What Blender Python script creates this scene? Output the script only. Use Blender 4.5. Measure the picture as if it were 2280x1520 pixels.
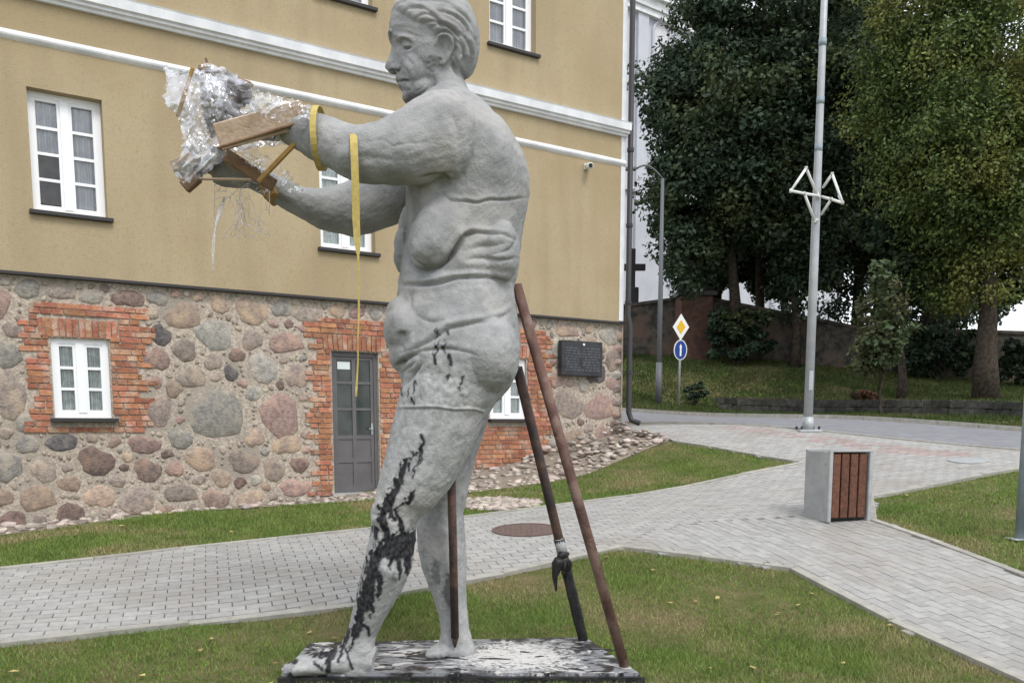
import bpy, bmesh, math, random
import numpy as np
from mathutils import Vector, Matrix, noise, geometry

random.seed(7); np.random.seed(7)
for o in list(bpy.data.objects): bpy.data.objects.remove(o)
SC = bpy.context.scene
COL = SC.collection

# ------------------------------------------------------------------ camera
FPX = 2000.0                      # focal length in pixels of a 2280 px wide frame
PITCH = math.atan(0.1197)         # camera tilted down, rising front lens
PPY = 950 + FPX * math.tan(PITCH) # principal point row
CAMZ = 1.6
cam = bpy.data.cameras.new('camera'); cam_o = bpy.data.objects.new('camera', cam); COL.objects.link(cam_o)
cam_o.location = (0, 0, CAMZ); cam_o.rotation_euler = (math.pi/2 - PITCH, 0, 0)
cam.sensor_width = 36; cam.lens = FPX/2280*36; cam.shift_y = (PPY - 760)/2280
cam.clip_start = 0.05; cam.clip_end = 1000
SC.camera = cam_o

# ------------------------------------------------------------------ sky + sun (overcast)
SUN_EL, SUN_AZ = math.radians(52), math.radians(150)   # azimuth measured clockwise from +Y
w = bpy.data.worlds.new('World'); SC.world = w; w.use_nodes = True
nt = w.node_tree; nt.nodes.clear()
sky = nt.nodes.new('ShaderNodeTexSky'); sky.sky_type = 'NISHITA'; sky.sun_disc = False
sky.sun_elevation = SUN_EL; sky.sun_rotation = SUN_AZ
mx = nt.nodes.new('ShaderNodeMix'); mx.data_type = 'RGBA'; mx.inputs[0].default_value = 0.85
mx.inputs[7].default_value = (8.6, 8.9, 9.5, 1)
bg = nt.nodes.new('ShaderNodeBackground'); bg.inputs[1].default_value = 0.12
ow = nt.nodes.new('ShaderNodeOutputWorld')
nt.links.new(sky.outputs[0], mx.inputs[6]); nt.links.new(mx.outputs[2], bg.inputs[0]); nt.links.new(bg.outputs[0], ow.inputs[0])
sun = bpy.data.lights.new('sun', 'SUN'); sun.energy = 1.5; sun.angle = math.radians(22); sun.color = (1, .965, .91)
so = bpy.data.objects.new('sun', sun); COL.objects.link(so)
sd = Vector((math.sin(SUN_AZ)*math.cos(SUN_EL), math.cos(SUN_AZ)*math.cos(SUN_EL), math.sin(SUN_EL)))
so.rotation_euler = sd.to_track_quat('Z', 'Y').to_euler(); so.location = (0, 0, 30)
SC.view_settings.view_transform = 'Standard'; SC.view_settings.look = 'None'
SC.view_settings.exposure = 0.5; SC.view_settings.gamma = 1; SC.view_settings.use_curve_mapping = False

# ------------------------------------------------------------------ helpers
cp, sp = math.cos(PITCH), math.sin(PITCH)
def ray(u, v):
    dx = (u-1140)/FPX; dy = (PPY-v)/FPX
    return Vector((dx, cp+dy*sp, -sp+dy*cp))
def at(u, v, Y):
    d = ray(u, v); return Vector((0, 0, CAMZ)) + d*(Y/d.y)
def proj(P):                      # N x 3 -> pixel coordinates of the photograph
    x, y, z = P[:,0], P[:,1], P[:,2]-CAMZ
    dep = y*cp - z*sp; up = y*sp + z*cp
    return np.stack([1140+FPX*x/dep, PPY-FPX*up/dep], 1)

def mesh_of(name, verts, faces, smooth=False):
    me = bpy.data.meshes.new(name)
    me.from_pydata([tuple(v) for v in verts], [], [tuple(f) for f in faces])
    if smooth: me.polygons.foreach_set('use_smooth', [True]*len(me.polygons))
    me.update(); return me
def mesh_np(name, V, Fc, smooth=False):   # V (n,3), Fc (m,k) arrays
    me = bpy.data.meshes.new(name); k = Fc.shape[1]; m = len(Fc)
    me.vertices.add(len(V)); me.vertices.foreach_set('co', V.astype(np.float32).ravel())
    me.loops.add(m*k); me.loops.foreach_set('vertex_index', Fc.astype(np.int32).ravel())
    me.polygons.add(m); me.polygons.foreach_set('loop_start', np.arange(0, m*k, k, dtype=np.int32))
    me.polygons.foreach_set('loop_total', np.full(m, k, dtype=np.int32))
    me.polygons.foreach_set('use_smooth', np.full(m, smooth))
    me.update(calc_edges=True); me.validate(); return me
def link(name, me, mat=None, parent=None, loc=None):
    o = bpy.data.objects.new(name, me); COL.objects.link(o)
    if mat and me and not me.materials: me.materials.append(mat)
    if parent: o.parent = parent
    if loc is not None: o.location = loc
    return o
def tag(o, label=None, cat=None, group=None, kind=None):
    if label: o['label'] = label
    if cat: o['category'] = cat
    if group: o['group'] = group
    if kind: o['kind'] = kind
    return o
def empty(name, loc=(0,0,0), rz=0, **k):
    o = bpy.data.objects.new(name, None); COL.objects.link(o)
    o.location = loc; o.rotation_euler = (0, 0, rz); o.empty_display_size = .2
    return tag(o, **k)

class MB:
    def __init__(s): s.v = []; s.f = []
    def add(s, v, f):
        n = len(s.v); s.v += [Vector(p) for p in v]; s.f += [tuple(i+n for i in q) for q in f]; return s
    def box(s, a, b, M=None, bev=0.0):
        x0,y0,z0 = a; x1,y1,z1 = b
        if bev <= 0:
            v = [(x,y,z) for x in (x0,x1) for y in (y0,y1) for z in (z0,z1)]
            f = [(0,1,3,2),(4,6,7,5),(0,4,5,1),(2,3,7,6),(0,2,6,4),(1,5,7,3)]
        else:
            bm = bmesh.new(); bmesh.ops.create_cube(bm, size=1)
            for q in bm.verts: q.co = Vector(((x0+x1)/2+q.co.x*(x1-x0), (y0+y1)/2+q.co.y*(y1-y0), (z0+z1)/2+q.co.z*(z1-z0)))
            bmesh.ops.bevel(bm, geom=bm.edges[:], offset=bev, segments=1, affect='EDGES')
            bm.verts.index_update(); v = [q.co.copy() for q in bm.verts]; f = [[q.index for q in p.verts] for p in bm.faces]; bm.free()
        if M is not None: v = [M @ Vector(p) for p in v]
        return s.add(v, f)
    def tube(s, pts, radii, n=10, flat=None):
        pts = [Vector(p) for p in pts]; N = len(pts)
        if not hasattr(radii, '__len__'): radii = [radii]*N
        vs = []; prev = None
        for i, p in enumerate(pts):
            t = (pts[min(i+1,N-1)]-pts[max(i-1,0)]).normalized()
            if prev is None:
                a = Vector((0,0,1)) if abs(t.z) < .9 else Vector((1,0,0)); prev = (a - t*a.dot(t)).normalized()
            else:
                prev = (prev - t*prev.dot(t)).normalized()
            b = t.cross(prev)
            for k in range(n):
                an = 2*math.pi*k/n; vs.append(p + (prev*math.cos(an)+b*math.sin(an))*radii[i])
        fs = [(i*n+k, i*n+(k+1)%n, (i+1)*n+(k+1)%n, (i+1)*n+k) for i in range(N-1) for k in range(n)]
        fs += [tuple(range(n-1,-1,-1)), tuple((N-1)*n+k for k in range(n))]
        return s.add(vs, fs)
    def build(s, name, mat, parent=None, smooth=False, loc=None):
        o = link(name, mesh_of(name, s.v, s.f, smooth), mat, parent, loc); return o

def fbm(p, oct=3):
    return noise.fractal(Vector(p), 1.0, 2.0, oct, noise_basis='PERLIN_ORIGINAL')

# ------------------------------------------------------------------ materials
def mat(name, c1, c2=None, scale=3.0, rough=.8, bump=0.0, bscale=40.0, metal=0.0, rand=0.0, island=0.0, det=5.0, lo=.35, hi=.65, spec=.35, c3=None, s3=.6, hue=0.0):
    m = bpy.data.materials.new(name); m.use_nodes = True; t = m.node_tree; N = t.nodes; L = t.links
    b = N['Principled BSDF']; b.inputs['Roughness'].default_value = rough; b.inputs['Metallic'].default_value = metal
    b.inputs['Specular IOR Level'].default_value = spec
    g = N.new('ShaderNodeNewGeometry'); col = None
    def nz(sc, d=det):
        n = N.new('ShaderNodeTexNoise'); n.inputs['Scale'].default_value = sc; n.inputs['Detail'].default_value = d
        n.inputs['Roughness'].default_value = .6; L.new(g.outputs['Position'], n.inputs['Vector']); return n
    def ramp(src, a, bb):
        r = N.new('ShaderNodeMapRange'); r.inputs[1].default_value = a; r.inputs[2].default_value = bb; r.interpolation_type = 'SMOOTHSTEP'
        L.new(src, r.inputs[0]); return r.outputs[0]
    def mix(f, a, bb):
        x = N.new('ShaderNodeMix'); x.data_type = 'RGBA'
        for k, val in ((6, a), (7, bb)):
            if isinstance(val, tuple): x.inputs[k].default_value = (*val, 1)
            else: L.new(val, x.inputs[k])
        if isinstance(f, float): x.inputs[0].default_value = f
        else: L.new(f, x.inputs[0])
        return x.outputs[2]
    if c2: col = mix(ramp(nz(scale).outputs[0], lo, hi), c1, c2)
    if c3: col = mix(ramp(nz(s3, 3).outputs[0], .48, .66), col if col else c1, c3)
    if rand or island or hue:
        h = N.new('ShaderNodeHueSaturation')
        if col: L.new(col, h.inputs['Color'])
        else: h.inputs['Color'].default_value = (*c1, 1)
        if rand:
            oi = N.new('ShaderNodeObjectInfo'); src = oi.outputs['Random']; amt = rand
        else: src = g.outputs['Random Per Island']; amt = island
        r = N.new('ShaderNodeMapRange'); r.inputs[3].default_value = 1-amt; r.inputs[4].default_value = 1+amt; L.new(src, r.inputs[0]); L.new(r.outputs[0], h.inputs['Value'])
        if hue:
            ml = N.new('ShaderNodeMath'); ml.operation = 'MULTIPLY'; ml.inputs[1].default_value = 7.31; L.new(src, ml.inputs[0])
            fr = N.new('ShaderNodeMath'); fr.operation = 'FRACT'; L.new(ml.outputs[0], fr.inputs[0])
            r2 = N.new('ShaderNodeMapRange'); r2.inputs[3].default_value = .5-hue; r2.inputs[4].default_value = .5+hue; L.new(fr.outputs[0], r2.inputs[0]); L.new(r2.outputs[0], h.inputs['Hue'])
        col = h.outputs[0]
    if col: L.new(col, b.inputs['Base Color'])
    else: b.inputs['Base Color'].default_value = (*c1, 1)
    if bump:
        bn = N.new('ShaderNodeBump'); bn.inputs['Strength'].default_value = min(1, bump); bn.inputs['Distance'].default_value = .02
        L.new(nz(bscale, 6).outputs[0], bn.inputs['Height']); L.new(bn.outputs[0], b.inputs['Normal'])
    return m

M = {}
M['plaster'] = mat('ochre_plaster', (.415,.338,.215), (.38,.305,.19), .8, .93, .55, 70, det=8, c3=(.36,.285,.17), s3=.35, spec=.15)
def streak(m, sx, sz, col, lo, hi):     # faint rain-washed streaks running down a wall
    t = m.node_tree; N = t.nodes; L = t.links; b = N['Principled BSDF']; src = b.inputs['Base Color'].links[0].from_socket
    g = N.new('ShaderNodeNewGeometry'); mp = N.new('ShaderNodeMapping'); mp.inputs['Scale'].default_value = (sx,sx,sz); L.new(g.outputs['Position'], mp.inputs[0])
    n = N.new('ShaderNodeTexNoise'); n.inputs['Scale'].default_value = 1; n.inputs['Detail'].default_value = 6; L.new(mp.outputs[0], n.inputs['Vector'])
    r = N.new('ShaderNodeMapRange'); r.inputs[1].default_value = lo; r.inputs[2].default_value = hi; r.inputs[4].default_value = .55; L.new(n.outputs[0], r.inputs[0])
    x = N.new('ShaderNodeMix'); x.data_type = 'RGBA'; x.inputs[7].default_value = (*col,1); L.new(r.outputs[0], x.inputs[0]); L.new(src, x.inputs[6]); L.new(x.outputs[2], b.inputs['Base Color'])
streak(M['plaster'], 3.2, .28, (.33,.26,.165), .48, .72); streak(M['plaster'], 34, 20, (.30,.235,.14), .52, .75)
M['white'] = mat('white_paint', (.74,.75,.76), (.62,.63,.65), 3, .6, .1, 30)
M['upvc'] = mat('window_white', (.82,.83,.84), None, rough=.4)
M['dark_metal'] = mat('dark_flashing', (.035,.033,.034), None, rough=.5)
M['mortar'] = mat('lime_mortar', (.55,.475,.39), (.33,.28,.23), 26, .95, 1.0, 40, c3=(.34,.30,.25), s3=1.5, spec=.1)
M['door_grey'] = mat('grey_door_paint', (.125,.12,.12), (.105,.10,.10), 4, .5)
M['brick'] = mat('red_brick', (.43,.19,.11), (.33,.145,.09), 14, .92, .9, 45, rand=.26, hue=.012, c3=(.45,.30,.22), s3=6, spec=.1)
M['brick_i'] = mat('red_brick_rest', (.43,.19,.11), (.33,.145,.09), 14, .92, .9, 45, island=.26, hue=.012, c3=(.45,.30,.22), s3=6, spec=.1)
SP = [((.37,.305,.26),(.21,.175,.155)), ((.38,.275,.235),(.23,.165,.145)), ((.41,.32,.25),(.27,.205,.165)), ((.37,.345,.31),(.22,.205,.185)), ((.28,.20,.17),(.14,.105,.095)), ((.19,.17,.165),(.09,.083,.085))]
for i, (a, b) in enumerate(SP): M['stone%d'%i] = mat('fieldstone_%d'%i, a, b, 17, .9, 1.0, 38, rand=.2, hue=.008, det=9, lo=.30, hi=.70, c3=(a[0]*1.15,a[1]*1.1,a[2]*1.0), s3=4, spec=.15)
M['chip'] = mat('stone_chips', (.44,.38,.31), (.28,.235,.195), 14, .92, .7, 60, island=.3, hue=.02, spec=.12)
M['paver'] = mat('grey_paver', (.39,.38,.36), (.33,.325,.31), 16, .9, .5, 120, rand=.09, c3=(.33,.31,.285), s3=.8, spec=.15)
M['paver_i'] = mat('grey_paver_rest', (.39,.38,.36), (.33,.325,.31), 16, .9, .5, 120, island=.09, c3=(.33,.31,.285), s3=.8, spec=.15)
M['paver_pink'] = mat('pink_paver', (.37,.30,.275), (.32,.265,.25), 12, .9, .4, 120, island=.12, spec=.15)
M['sand'] = mat('joint_sand', (.30,.285,.255), (.22,.205,.18), 20, .97, .6, 120, spec=.1)
M['kerb'] = mat('pale_kerb', (.38,.365,.32), (.30,.29,.255), 8, .9, .4, 80, rand=.1, spec=.15)
M['asphalt'] = mat('asphalt', (.25,.25,.262), (.20,.20,.212), 3, .9, .5, 150, spec=.2)
M['soil'] = mat('lawn_soil', (.10,.105,.04), (.16,.13,.07), 5, .97, .8, 60, c3=(.085,.125,.03), s3=.9, spec=.05)
M['gravel'] = mat('sandy_gravel', (.36,.31,.25), (.24,.20,.16), 18, .95, 1, 90, spec=.1)
M['rust'] = mat('rusty_steel', (.135,.073,.056), (.085,.045,.036), 8, .7, .4, 60, c3=(.19,.125,.10), s3=6)
M['rust_dark'] = mat('dark_rusty_steel', (.075,.045,.036), (.03,.022,.02), 7, .65, .4, 60, c3=(.12,.07,.05), s3=5)
M['black_paint'] = mat('black_tar', (.012,.012,.014), (.03,.028,.027), 12, .35, .5, 40)
M['galv'] = mat('galvanised_steel', (.42,.44,.45), (.36,.38,.39), 5, .5, .1, 30, metal=.25)
M['whitebar'] = mat('white_lacquer', (.72,.73,.70), None, rough=.4)
M['bluegrey'] = mat('bluegrey_post', (.27,.32,.35), (.22,.27,.30), 5, .5)
M['darkpole'] = mat('dark_grey_pole', (.12,.125,.135), None, rough=.5)
M['concrete'] = mat('cast_concrete', (.40,.41,.41), (.33,.34,.34), 5, .9, .5, 60, spec=.2)
M['wood_red'] = mat('stained_wood', (.150,.062,.036), (.085,.036,.022), 25, .6, .4, 60, rand=.15)
M['wood_pale'] = mat('raw_pine', (.50,.385,.29), (.40,.29,.20), 9, .8, .5, 40, rand=.12)
M['wood_brown'] = mat('old_board', (.26,.165,.095), (.17,.105,.065), 9, .8, .5, 40, rand=.15)
M['strap'] = mat('yellow_strap', (.52,.41,.13), (.42,.32,.095), 20, .7, .3, 150)
M['strap_brown'] = mat('brown_strap', (.36,.22,.06), (.28,.16,.05), 20, .7, .3, 150)
M['cast_iron'] = mat('rusty_cast_iron', (.16,.105,.09), (.11,.08,.07), 14, .8, .5, 70)
M['yellow_sign'] = mat('sign_yellow', (.75,.45,.02), None, rough=.4)
M['blue_sign'] = mat('sign_blue', (.01,.045,.25), None, rough=.4)
M['sign_white'] = mat('sign_white', (.8,.8,.78), None, rough=.4)
M['plaque'] = mat('black_plaque', (.02,.021,.024), (.035,.036,.04), 6, .35, .2, 30)
M['plaque_text'] = mat('plaque_lettering', (.085,.09,.10), None, rough=.5)
M['church'] = mat('church_plaster', (.50,.51,.55), (.44,.45,.49), .6, .9, .2, 20)
M['bark'] = mat('bark', (.075,.06,.045), (.035,.029,.023), 9, .95, 1, 14, spec=.1)
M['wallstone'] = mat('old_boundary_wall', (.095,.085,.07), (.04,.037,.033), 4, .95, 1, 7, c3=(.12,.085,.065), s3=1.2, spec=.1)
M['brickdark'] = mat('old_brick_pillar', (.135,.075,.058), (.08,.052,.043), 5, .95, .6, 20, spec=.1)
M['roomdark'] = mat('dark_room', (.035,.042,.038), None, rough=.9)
M['curtain'] = mat('lace_curtain', (.80,.82,.80), (.60,.63,.62), 14, .9)
M['blind'] = mat('grey_blind', (.62,.61,.64), (.50,.49,.53), 7, .9)
M['brownstuff'] = mat('brown_curtain', (.10,.075,.05), (.03,.024,.02), 9, .9)
M['paper'] = mat('white_notice', (.62,.68,.66), None, rough=.7)

def glassy(name, tint=(.95,.98,.97), refl=.05, rough=.02):
    m = bpy.data.materials.new(name); m.use_nodes = True; t = m.node_tree; N = t.nodes; L = t.links; N.clear()
    o = N.new('ShaderNodeOutputMaterial'); mi = N.new('ShaderNodeMixShader'); tr = N.new('ShaderNodeBsdfTransparent'); gl = N.new('ShaderNodeBsdfGlossy')
    tr.inputs[0].default_value = (*tint, 1); gl.inputs['Roughness'].default_value = rough
    lw = N.new('ShaderNodeLayerWeight'); lw.inputs[0].default_value = .3
    ad = N.new('ShaderNodeMath'); ad.operation = 'ADD'; ad.use_clamp = True; ad.inputs[1].default_value = refl
    L.new(lw.outputs['Fresnel'], ad.inputs[0]); L.new(ad.outputs[0], mi.inputs[0]); L.new(tr.outputs[0], mi.inputs[1]); L.new(gl.outputs[0], mi.inputs[2]); L.new(mi.outputs[0], o.inputs[0])
    return m
M['glass'] = glassy('window_glass'); M['glass_door'] = mat('dark_door_glass', (.022,.030,.026), (.05,.058,.052), 2.5, .06, spec=.5)
def film_mat():
    m = bpy.data.materials.new('clear_plastic_film'); m.use_nodes = True; t = m.node_tree; N = t.nodes; L = t.links; N.clear()
    o = N.new('ShaderNodeOutputMaterial'); tr = N.new('ShaderNodeBsdfTransparent'); tr.inputs[0].default_value = (.97,.97,.98,1)
    gl = N.new('ShaderNodeBsdfGlossy'); gl.inputs['Roughness'].default_value = .12; gl.inputs[0].default_value = (1,1,1,1)
    df = N.new('ShaderNodeBsdfDiffuse'); df.inputs[0].default_value = (.8,.8,.85,1); tl = N.new('ShaderNodeBsdfTranslucent'); tl.inputs[0].default_value = (.8,.8,.84,1)
    a = N.new('ShaderNodeMixShader'); a.inputs[0].default_value = .5; L.new(df.outputs[0], a.inputs[1]); L.new(tl.outputs[0], a.inputs[2])
    b = N.new('ShaderNodeMixShader'); b.inputs[0].default_value = .55; L.new(a.outputs[0], b.inputs[1]); L.new(gl.outputs[0], b.inputs[2])
    g = N.new('ShaderNodeNewGeometry'); n = N.new('ShaderNodeTexNoise'); n.inputs['Scale'].default_value = 9; n.inputs['Detail'].default_value = 4; L.new(g.outputs['Position'], n.inputs['Vector'])
    r = N.new('ShaderNodeMapRange'); r.inputs[1].default_value = .42; r.inputs[2].default_value = .70; r.inputs[3].default_value = .09; r.inputs[4].default_value = .62; L.new(n.outputs[0], r.inputs[0])
    lw = N.new('ShaderNodeLayerWeight'); lw.inputs[0].default_value = .35; ad = N.new('ShaderNodeMath'); ad.use_clamp = True
    ml = N.new('ShaderNodeMath'); ml.operation = 'MULTIPLY'; ml.inputs[1].default_value = .55; L.new(lw.outputs['Facing'], ml.inputs[0])
    L.new(r.outputs[0], ad.inputs[0]); L.new(ml.outputs[0], ad.inputs[1])
    c = N.new('ShaderNodeMixShader'); L.new(ad.outputs[0], c.inputs[0]); L.new(tr.outputs[0], c.inputs[1]); L.new(b.outputs[0], c.inputs[2]); L.new(c.outputs[0], o.inputs[0])
    return m
M['film'] = film_mat()
def leaf_mat(name, c1, c2, c3, s3=.5, isl=.35):
    m = mat(name, c1, c2, 2.2, .55, island=isl, hue=.02, c3=c3, s3=s3, spec=.3)
    t = m.node_tree; b = t.nodes['Principled BSDF']; out = t.nodes['Material Output']
    tl = t.nodes.new('ShaderNodeBsdfTranslucent'); mi = t.nodes.new('ShaderNodeMixShader'); mi.inputs[0].default_value = .3
    t.links.new(b.inputs['Base Color'].links[0].from_socket, tl.inputs[0])
    t.links.new(b.outputs[0], mi.inputs[1]); t.links.new(tl.outputs[0], mi.inputs[2]); t.links.new(mi.outputs[0], out.inputs[0])
    return m
M['leaf_dark'] = leaf_mat('dark_leaves', (.046,.076,.038), (.028,.048,.029), (.066,.085,.032))
M['leaf_lime'] = leaf_mat('lime_leaves', (.135,.180,.045), (.060,.096,.032), (.225,.230,.062), .45)
M['leaf_young'] = leaf_mat('young_tree_leaves', (.075,.105,.045), (.05,.08,.03), (.11,.11,.05))
M['leaf_red'] = leaf_mat('reddish_leaves', (.12,.05,.03), (.07,.05,.03), (.06,.07,.03))
M['grass'] = leaf_mat('grass_blades', (.205,.275,.068), (.150,.222,.050), (.350,.310,.150), .8, .35)

# ------------------------------------------------------------------ terrain
CTRL = [(-8,-3,0),(0,-3,0),(8,-3,0),(-8,3,0),(0,3,0),(8,3,0)]
for u, v, Y in [(60,1500,5.75),(1140,1505,5.7),(2200,1505,5.85),
                (0,1437,6.25),(830,1340,7.05),(1380,1225,8.7),(1165,1185,9.6),(1860,1160,10.3),(2265,1200,9.2),(2280,1290,7.9),
                (0,1272,8.2),(820,1182,9.9),(1290,1122,11.6),(1790,1033,14.0),(2280,1045,12.6),(1797,962,16.5),
                (0,1178,10.9),(800,1100,13.75),(1390,965,16.6),(1480,985,15.6),(1300,1058,14.2),
                (1400,942,20),(2280,1003,14.5),(1400,916,26),(1850,932,22.5),(2280,961,19),(1600,906,29),(2280,935,22),
                (1400,797,36),(1600,800,35),(1850,815,34),(2200,888,28),(2000,882,30)]:
    p = at(u, v, Y); CTRL.append((p.x, p.y, p.z))
CTRL += [(-1.7,5.5,0),(.9,5.5,0),(-1.6,6.1,0),(1.0,6.1,0),(-1.4,6.7,.01),(-.2,6.7,.01),(1.0,6.7,.01)]
CTRL += [(-12,7,.25),(-12,12,.5),(-14,22,1.2),(-5,25,1.8),(10,5.5,0.0),(14,9,.55),(16,14,1.1),(18,18,1.4),(20,30,2.4),(-10,45,4.6),(10,48,4.8),(40,45,4),(60,90,5),(0,110,5.2),(-60,90,5),(-50,20,1),(50,15,1.2),(40,-5,0),(-40,-5,0)]
CT = np.array(CTRL)
def _k(r2): return np.where(r2 > 1e-12, .5*r2*np.log(np.maximum(r2, 1e-12)), 0)
_n = len(CT); _d2 = ((CT[:,None,:2]-CT[None,:,:2])**2).sum(-1)
_A = np.zeros((_n+3,_n+3)); _A[:_n,:_n] = _k(_d2)+np.eye(_n)*.25; _A[:_n,_n] = 1; _A[:_n,_n+1:] = CT[:,:2]; _A[_n,:_n] = 1; _A[_n+1:,:_n] = CT[:,:2].T
_W = np.linalg.solve(_A, np.concatenate([CT[:,2], [0,0,0]]))
def TZ(X, Y):
    X = np.atleast_1d(np.asarray(X, float)); Y = np.atleast_1d(np.asarray(Y, float)); out = np.empty(len(X))
    for s in range(0, len(X), 20000):
        x, y = X[s:s+20000], Y[s:s+20000]
        out[s:s+20000] = _k((x[:,None]-CT[:,0])**2+(y[:,None]-CT[:,1])**2) @ _W[:_n] + _W[_n] + _W[_n+1]*x + _W[_n+2]*y
    return out
def tz(x, y): return float(TZ(x, y)[0])
def gnd(u, v, ymax=60):           # where the sight line through a pixel meets the terrain
    d = ray(u, v); Ys = np.linspace(2.5, ymax, 500); X = d.x/d.y*Ys; Z = CAMZ + d.z/d.y*Ys
    h = Z - TZ(X, Ys); i = np.where(h <= 0)[0]
    if len(i) == 0: return Vector((X[-1], Ys[-1], 0))
    i = max(i[0], 1); t = h[i-1]/(h[i-1]-h[i]+1e-9); y = Ys[i-1]+t*(Ys[i]-Ys[i-1])
    return Vector((d.x/d.y*y, y, CAMZ+d.z/d.y*y))
def inpoly(X, Y, P):
    r = np.zeros(len(X), bool); n = len(P)
    for i in range(n):
        x0, y0 = P[i][0], P[i][1]; x1, y1 = P[(i+1)%n][0], P[(i+1)%n][1]
        if y0 == y1: continue
        c = ((y0 > Y) != (y1 > Y)) & (X < (x1-x0)*(Y-y0)/(y1-y0)+x0); r ^= c
    return r
def sheet(name, poly, spacing, off, m, kind='structure'):
    P = []
    for i, a in enumerate(poly):
        b = poly[(i+1)%len(poly)]; L = math.hypot(b[0]-a[0], b[1]-a[1]); n = max(1, int(L/spacing))
        for k in range(n): P.append((a[0]+(b[0]-a[0])*k/n, a[1]+(b[1]-a[1])*k/n))
    nb = len(P); xs = [p[0] for p in P]; ys = [p[1] for p in P]
    gx, gy = np.meshgrid(np.arange(min(xs), max(xs), spacing), np.arange(min(ys), max(ys), spacing)); gx = gx.ravel(); gy = gy.ravel()
    k = inpoly(gx, gy, P); pts = [Vector(p) for p in P] + [Vector((x, y)) for x, y in zip(gx[k], gy[k])]
    r = geometry.delaunay_2d_cdt(pts, [], [list(range(nb))], 1, 1e-5)
    X = np.array([p.x for p in r[0]]); Y = np.array([p.y for p in r[0]]); Z = TZ(X, Y)+off
    o = link(name, mesh_of(name, np.stack([X, Y, Z], 1), r[2], True), m); o['kind'] = kind; return o

gx = np.concatenate([np.linspace(-120,-15,14), np.arange(-14,16,.4), np.linspace(17,160,18)])
gy = np.concatenate([np.linspace(-40,-3,8), np.arange(-2,40,.4), np.linspace(41,260,22)])
GX, GY = np.meshgrid(gx, gy); V = np.stack([GX.ravel(), GY.ravel(), TZ(GX.ravel(), GY.ravel())-.004], 1)
nx = len(gx); I = np.arange((len(gy)-1)*nx).reshape(-1, nx)[:, :-1].ravel()
g = link('ground', mesh_np('ground', V, np.stack([I, I+1, I+nx+1, I+nx], 1), True), M['soil']); g['kind'] = 'structure'

def W(pts): return [tuple(gnd(u, v)[:2]) for u, v in pts]
PAVE = W([(-500,1480),(0,1437),(420,1390),(830,1338),(1120,1280),(1380,1222),(1560,1243),(1700,1262),(1765,1270),(1985,1385),(2300,1525),(2700,1710)]) + [(3.95,2.0),(5.95,2.4)] + \
       W([(2700,1440),(2280,1287),(1945,1163),(1938,1110),(2300,1041),(2700,965+25)]) + W([(2500,1016),(2280,1003),(1797,957),(1400,943)]) + \
       [(1.2,19.0)] + W([(1480,978),(1520,986),(1600,1000),(1790,1032),(1650,1060),(1290,1122),(820,1182),(400,1226),(0,1272),(-500,1330)])
paving = sheet('path', PAVE, .3, .004, M['sand'])
R0 = W([(2500,1019),(2280,1006),(1797,959),(1400,945)]); R1 = [tuple(at(u,v,Y)[:2]) for u,v,Y in [(1400,916,26),(1850,932,22.5),(2280,961,19),(2700,985,16)]]
road = sheet('road', R0 + [(-6,26),(-9,33)] + R1, .5, .008, M['asphalt'])

# ------------------------------------------------------------------ building
FA = math.atan(FPX/3010.0); FO = gnd(800, 1098); FO = Vector((FO.x, FO.y, 0))
FT = Vector((math.cos(FA), math.sin(FA), 0)); FN = Vector((math.sin(FA), -math.cos(FA), 0))
def fac(u, v, d=0.0):             # sight line onto the facade plane -> (s along the wall, z)
    r = ray(u, v); c = Vector((0, 0, CAMZ)); t = (FO + FN*d - c).dot(FN)/r.dot(FN); p = c + r*t
    return (p-FO).dot(FT), p.z
bld = empty('building', (FO.x, FO.y, 0), FA, label='ochre plastered building on a rough fieldstone and brick ground storey', cat='building')
S0, S1 = -9.0, fac(1390, 500)[0]
ZB, ZT = -0.2, 9.6
ZP = (fac(20, 609)[1] + fac(1370, 712)[1])/2      # underside of the plaster
print('facade', S0, S1, ZP, fac(0,1170), fac(1390,950))

def wall_holes(name, s0, s1, z0, z1, holes, m, depth, parent, y=0.0, sub=None):
    xs = sorted({s0, s1, *[h[0] for h in holes], *[h[1] for h in holes]}); zs = sorted({z0, z1, *[h[2] for h in holes], *[h[3] for h in holes]})
    mb = MB()
    for i in range(len(xs)-1):
        for j in range(len(zs)-1):
            cx, cz = (xs[i]+xs[i+1])/2, (zs[j]+zs[j+1])/2
            if any(h[0] < cx < h[1] and h[2] < cz < h[3] for h in holes): continue
            mb.add([(xs[i],y,zs[j]),(xs[i+1],y,zs[j]),(xs[i+1],y,zs[j+1]),(xs[i],y,zs[j+1])], [(0,1,2,3)])
    for a, b, c, d in holes:
        a, b, c, d = max(a,s0), min(b,s1), max(c,z0), min(d,z1)
        mb.add([(a,y,c),(a,y+depth,c),(a,y+depth,d),(a,y,d)], [(0,1,2,3)]); mb.add([(b,y,c),(b,y,d),(b,y+depth,d),(b,y+depth,c)], [(0,1,2,3)])
        mb.add([(a,y,d),(a,y+depth,d),(b,y+depth,d),(b,y,d)], [(0,1,2,3)]); mb.add([(a,y,c),(b,y,c),(b,y+depth,c),(a,y+depth,c)], [(0,1,2,3)])
    return mb.build(name, m, parent)

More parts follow.
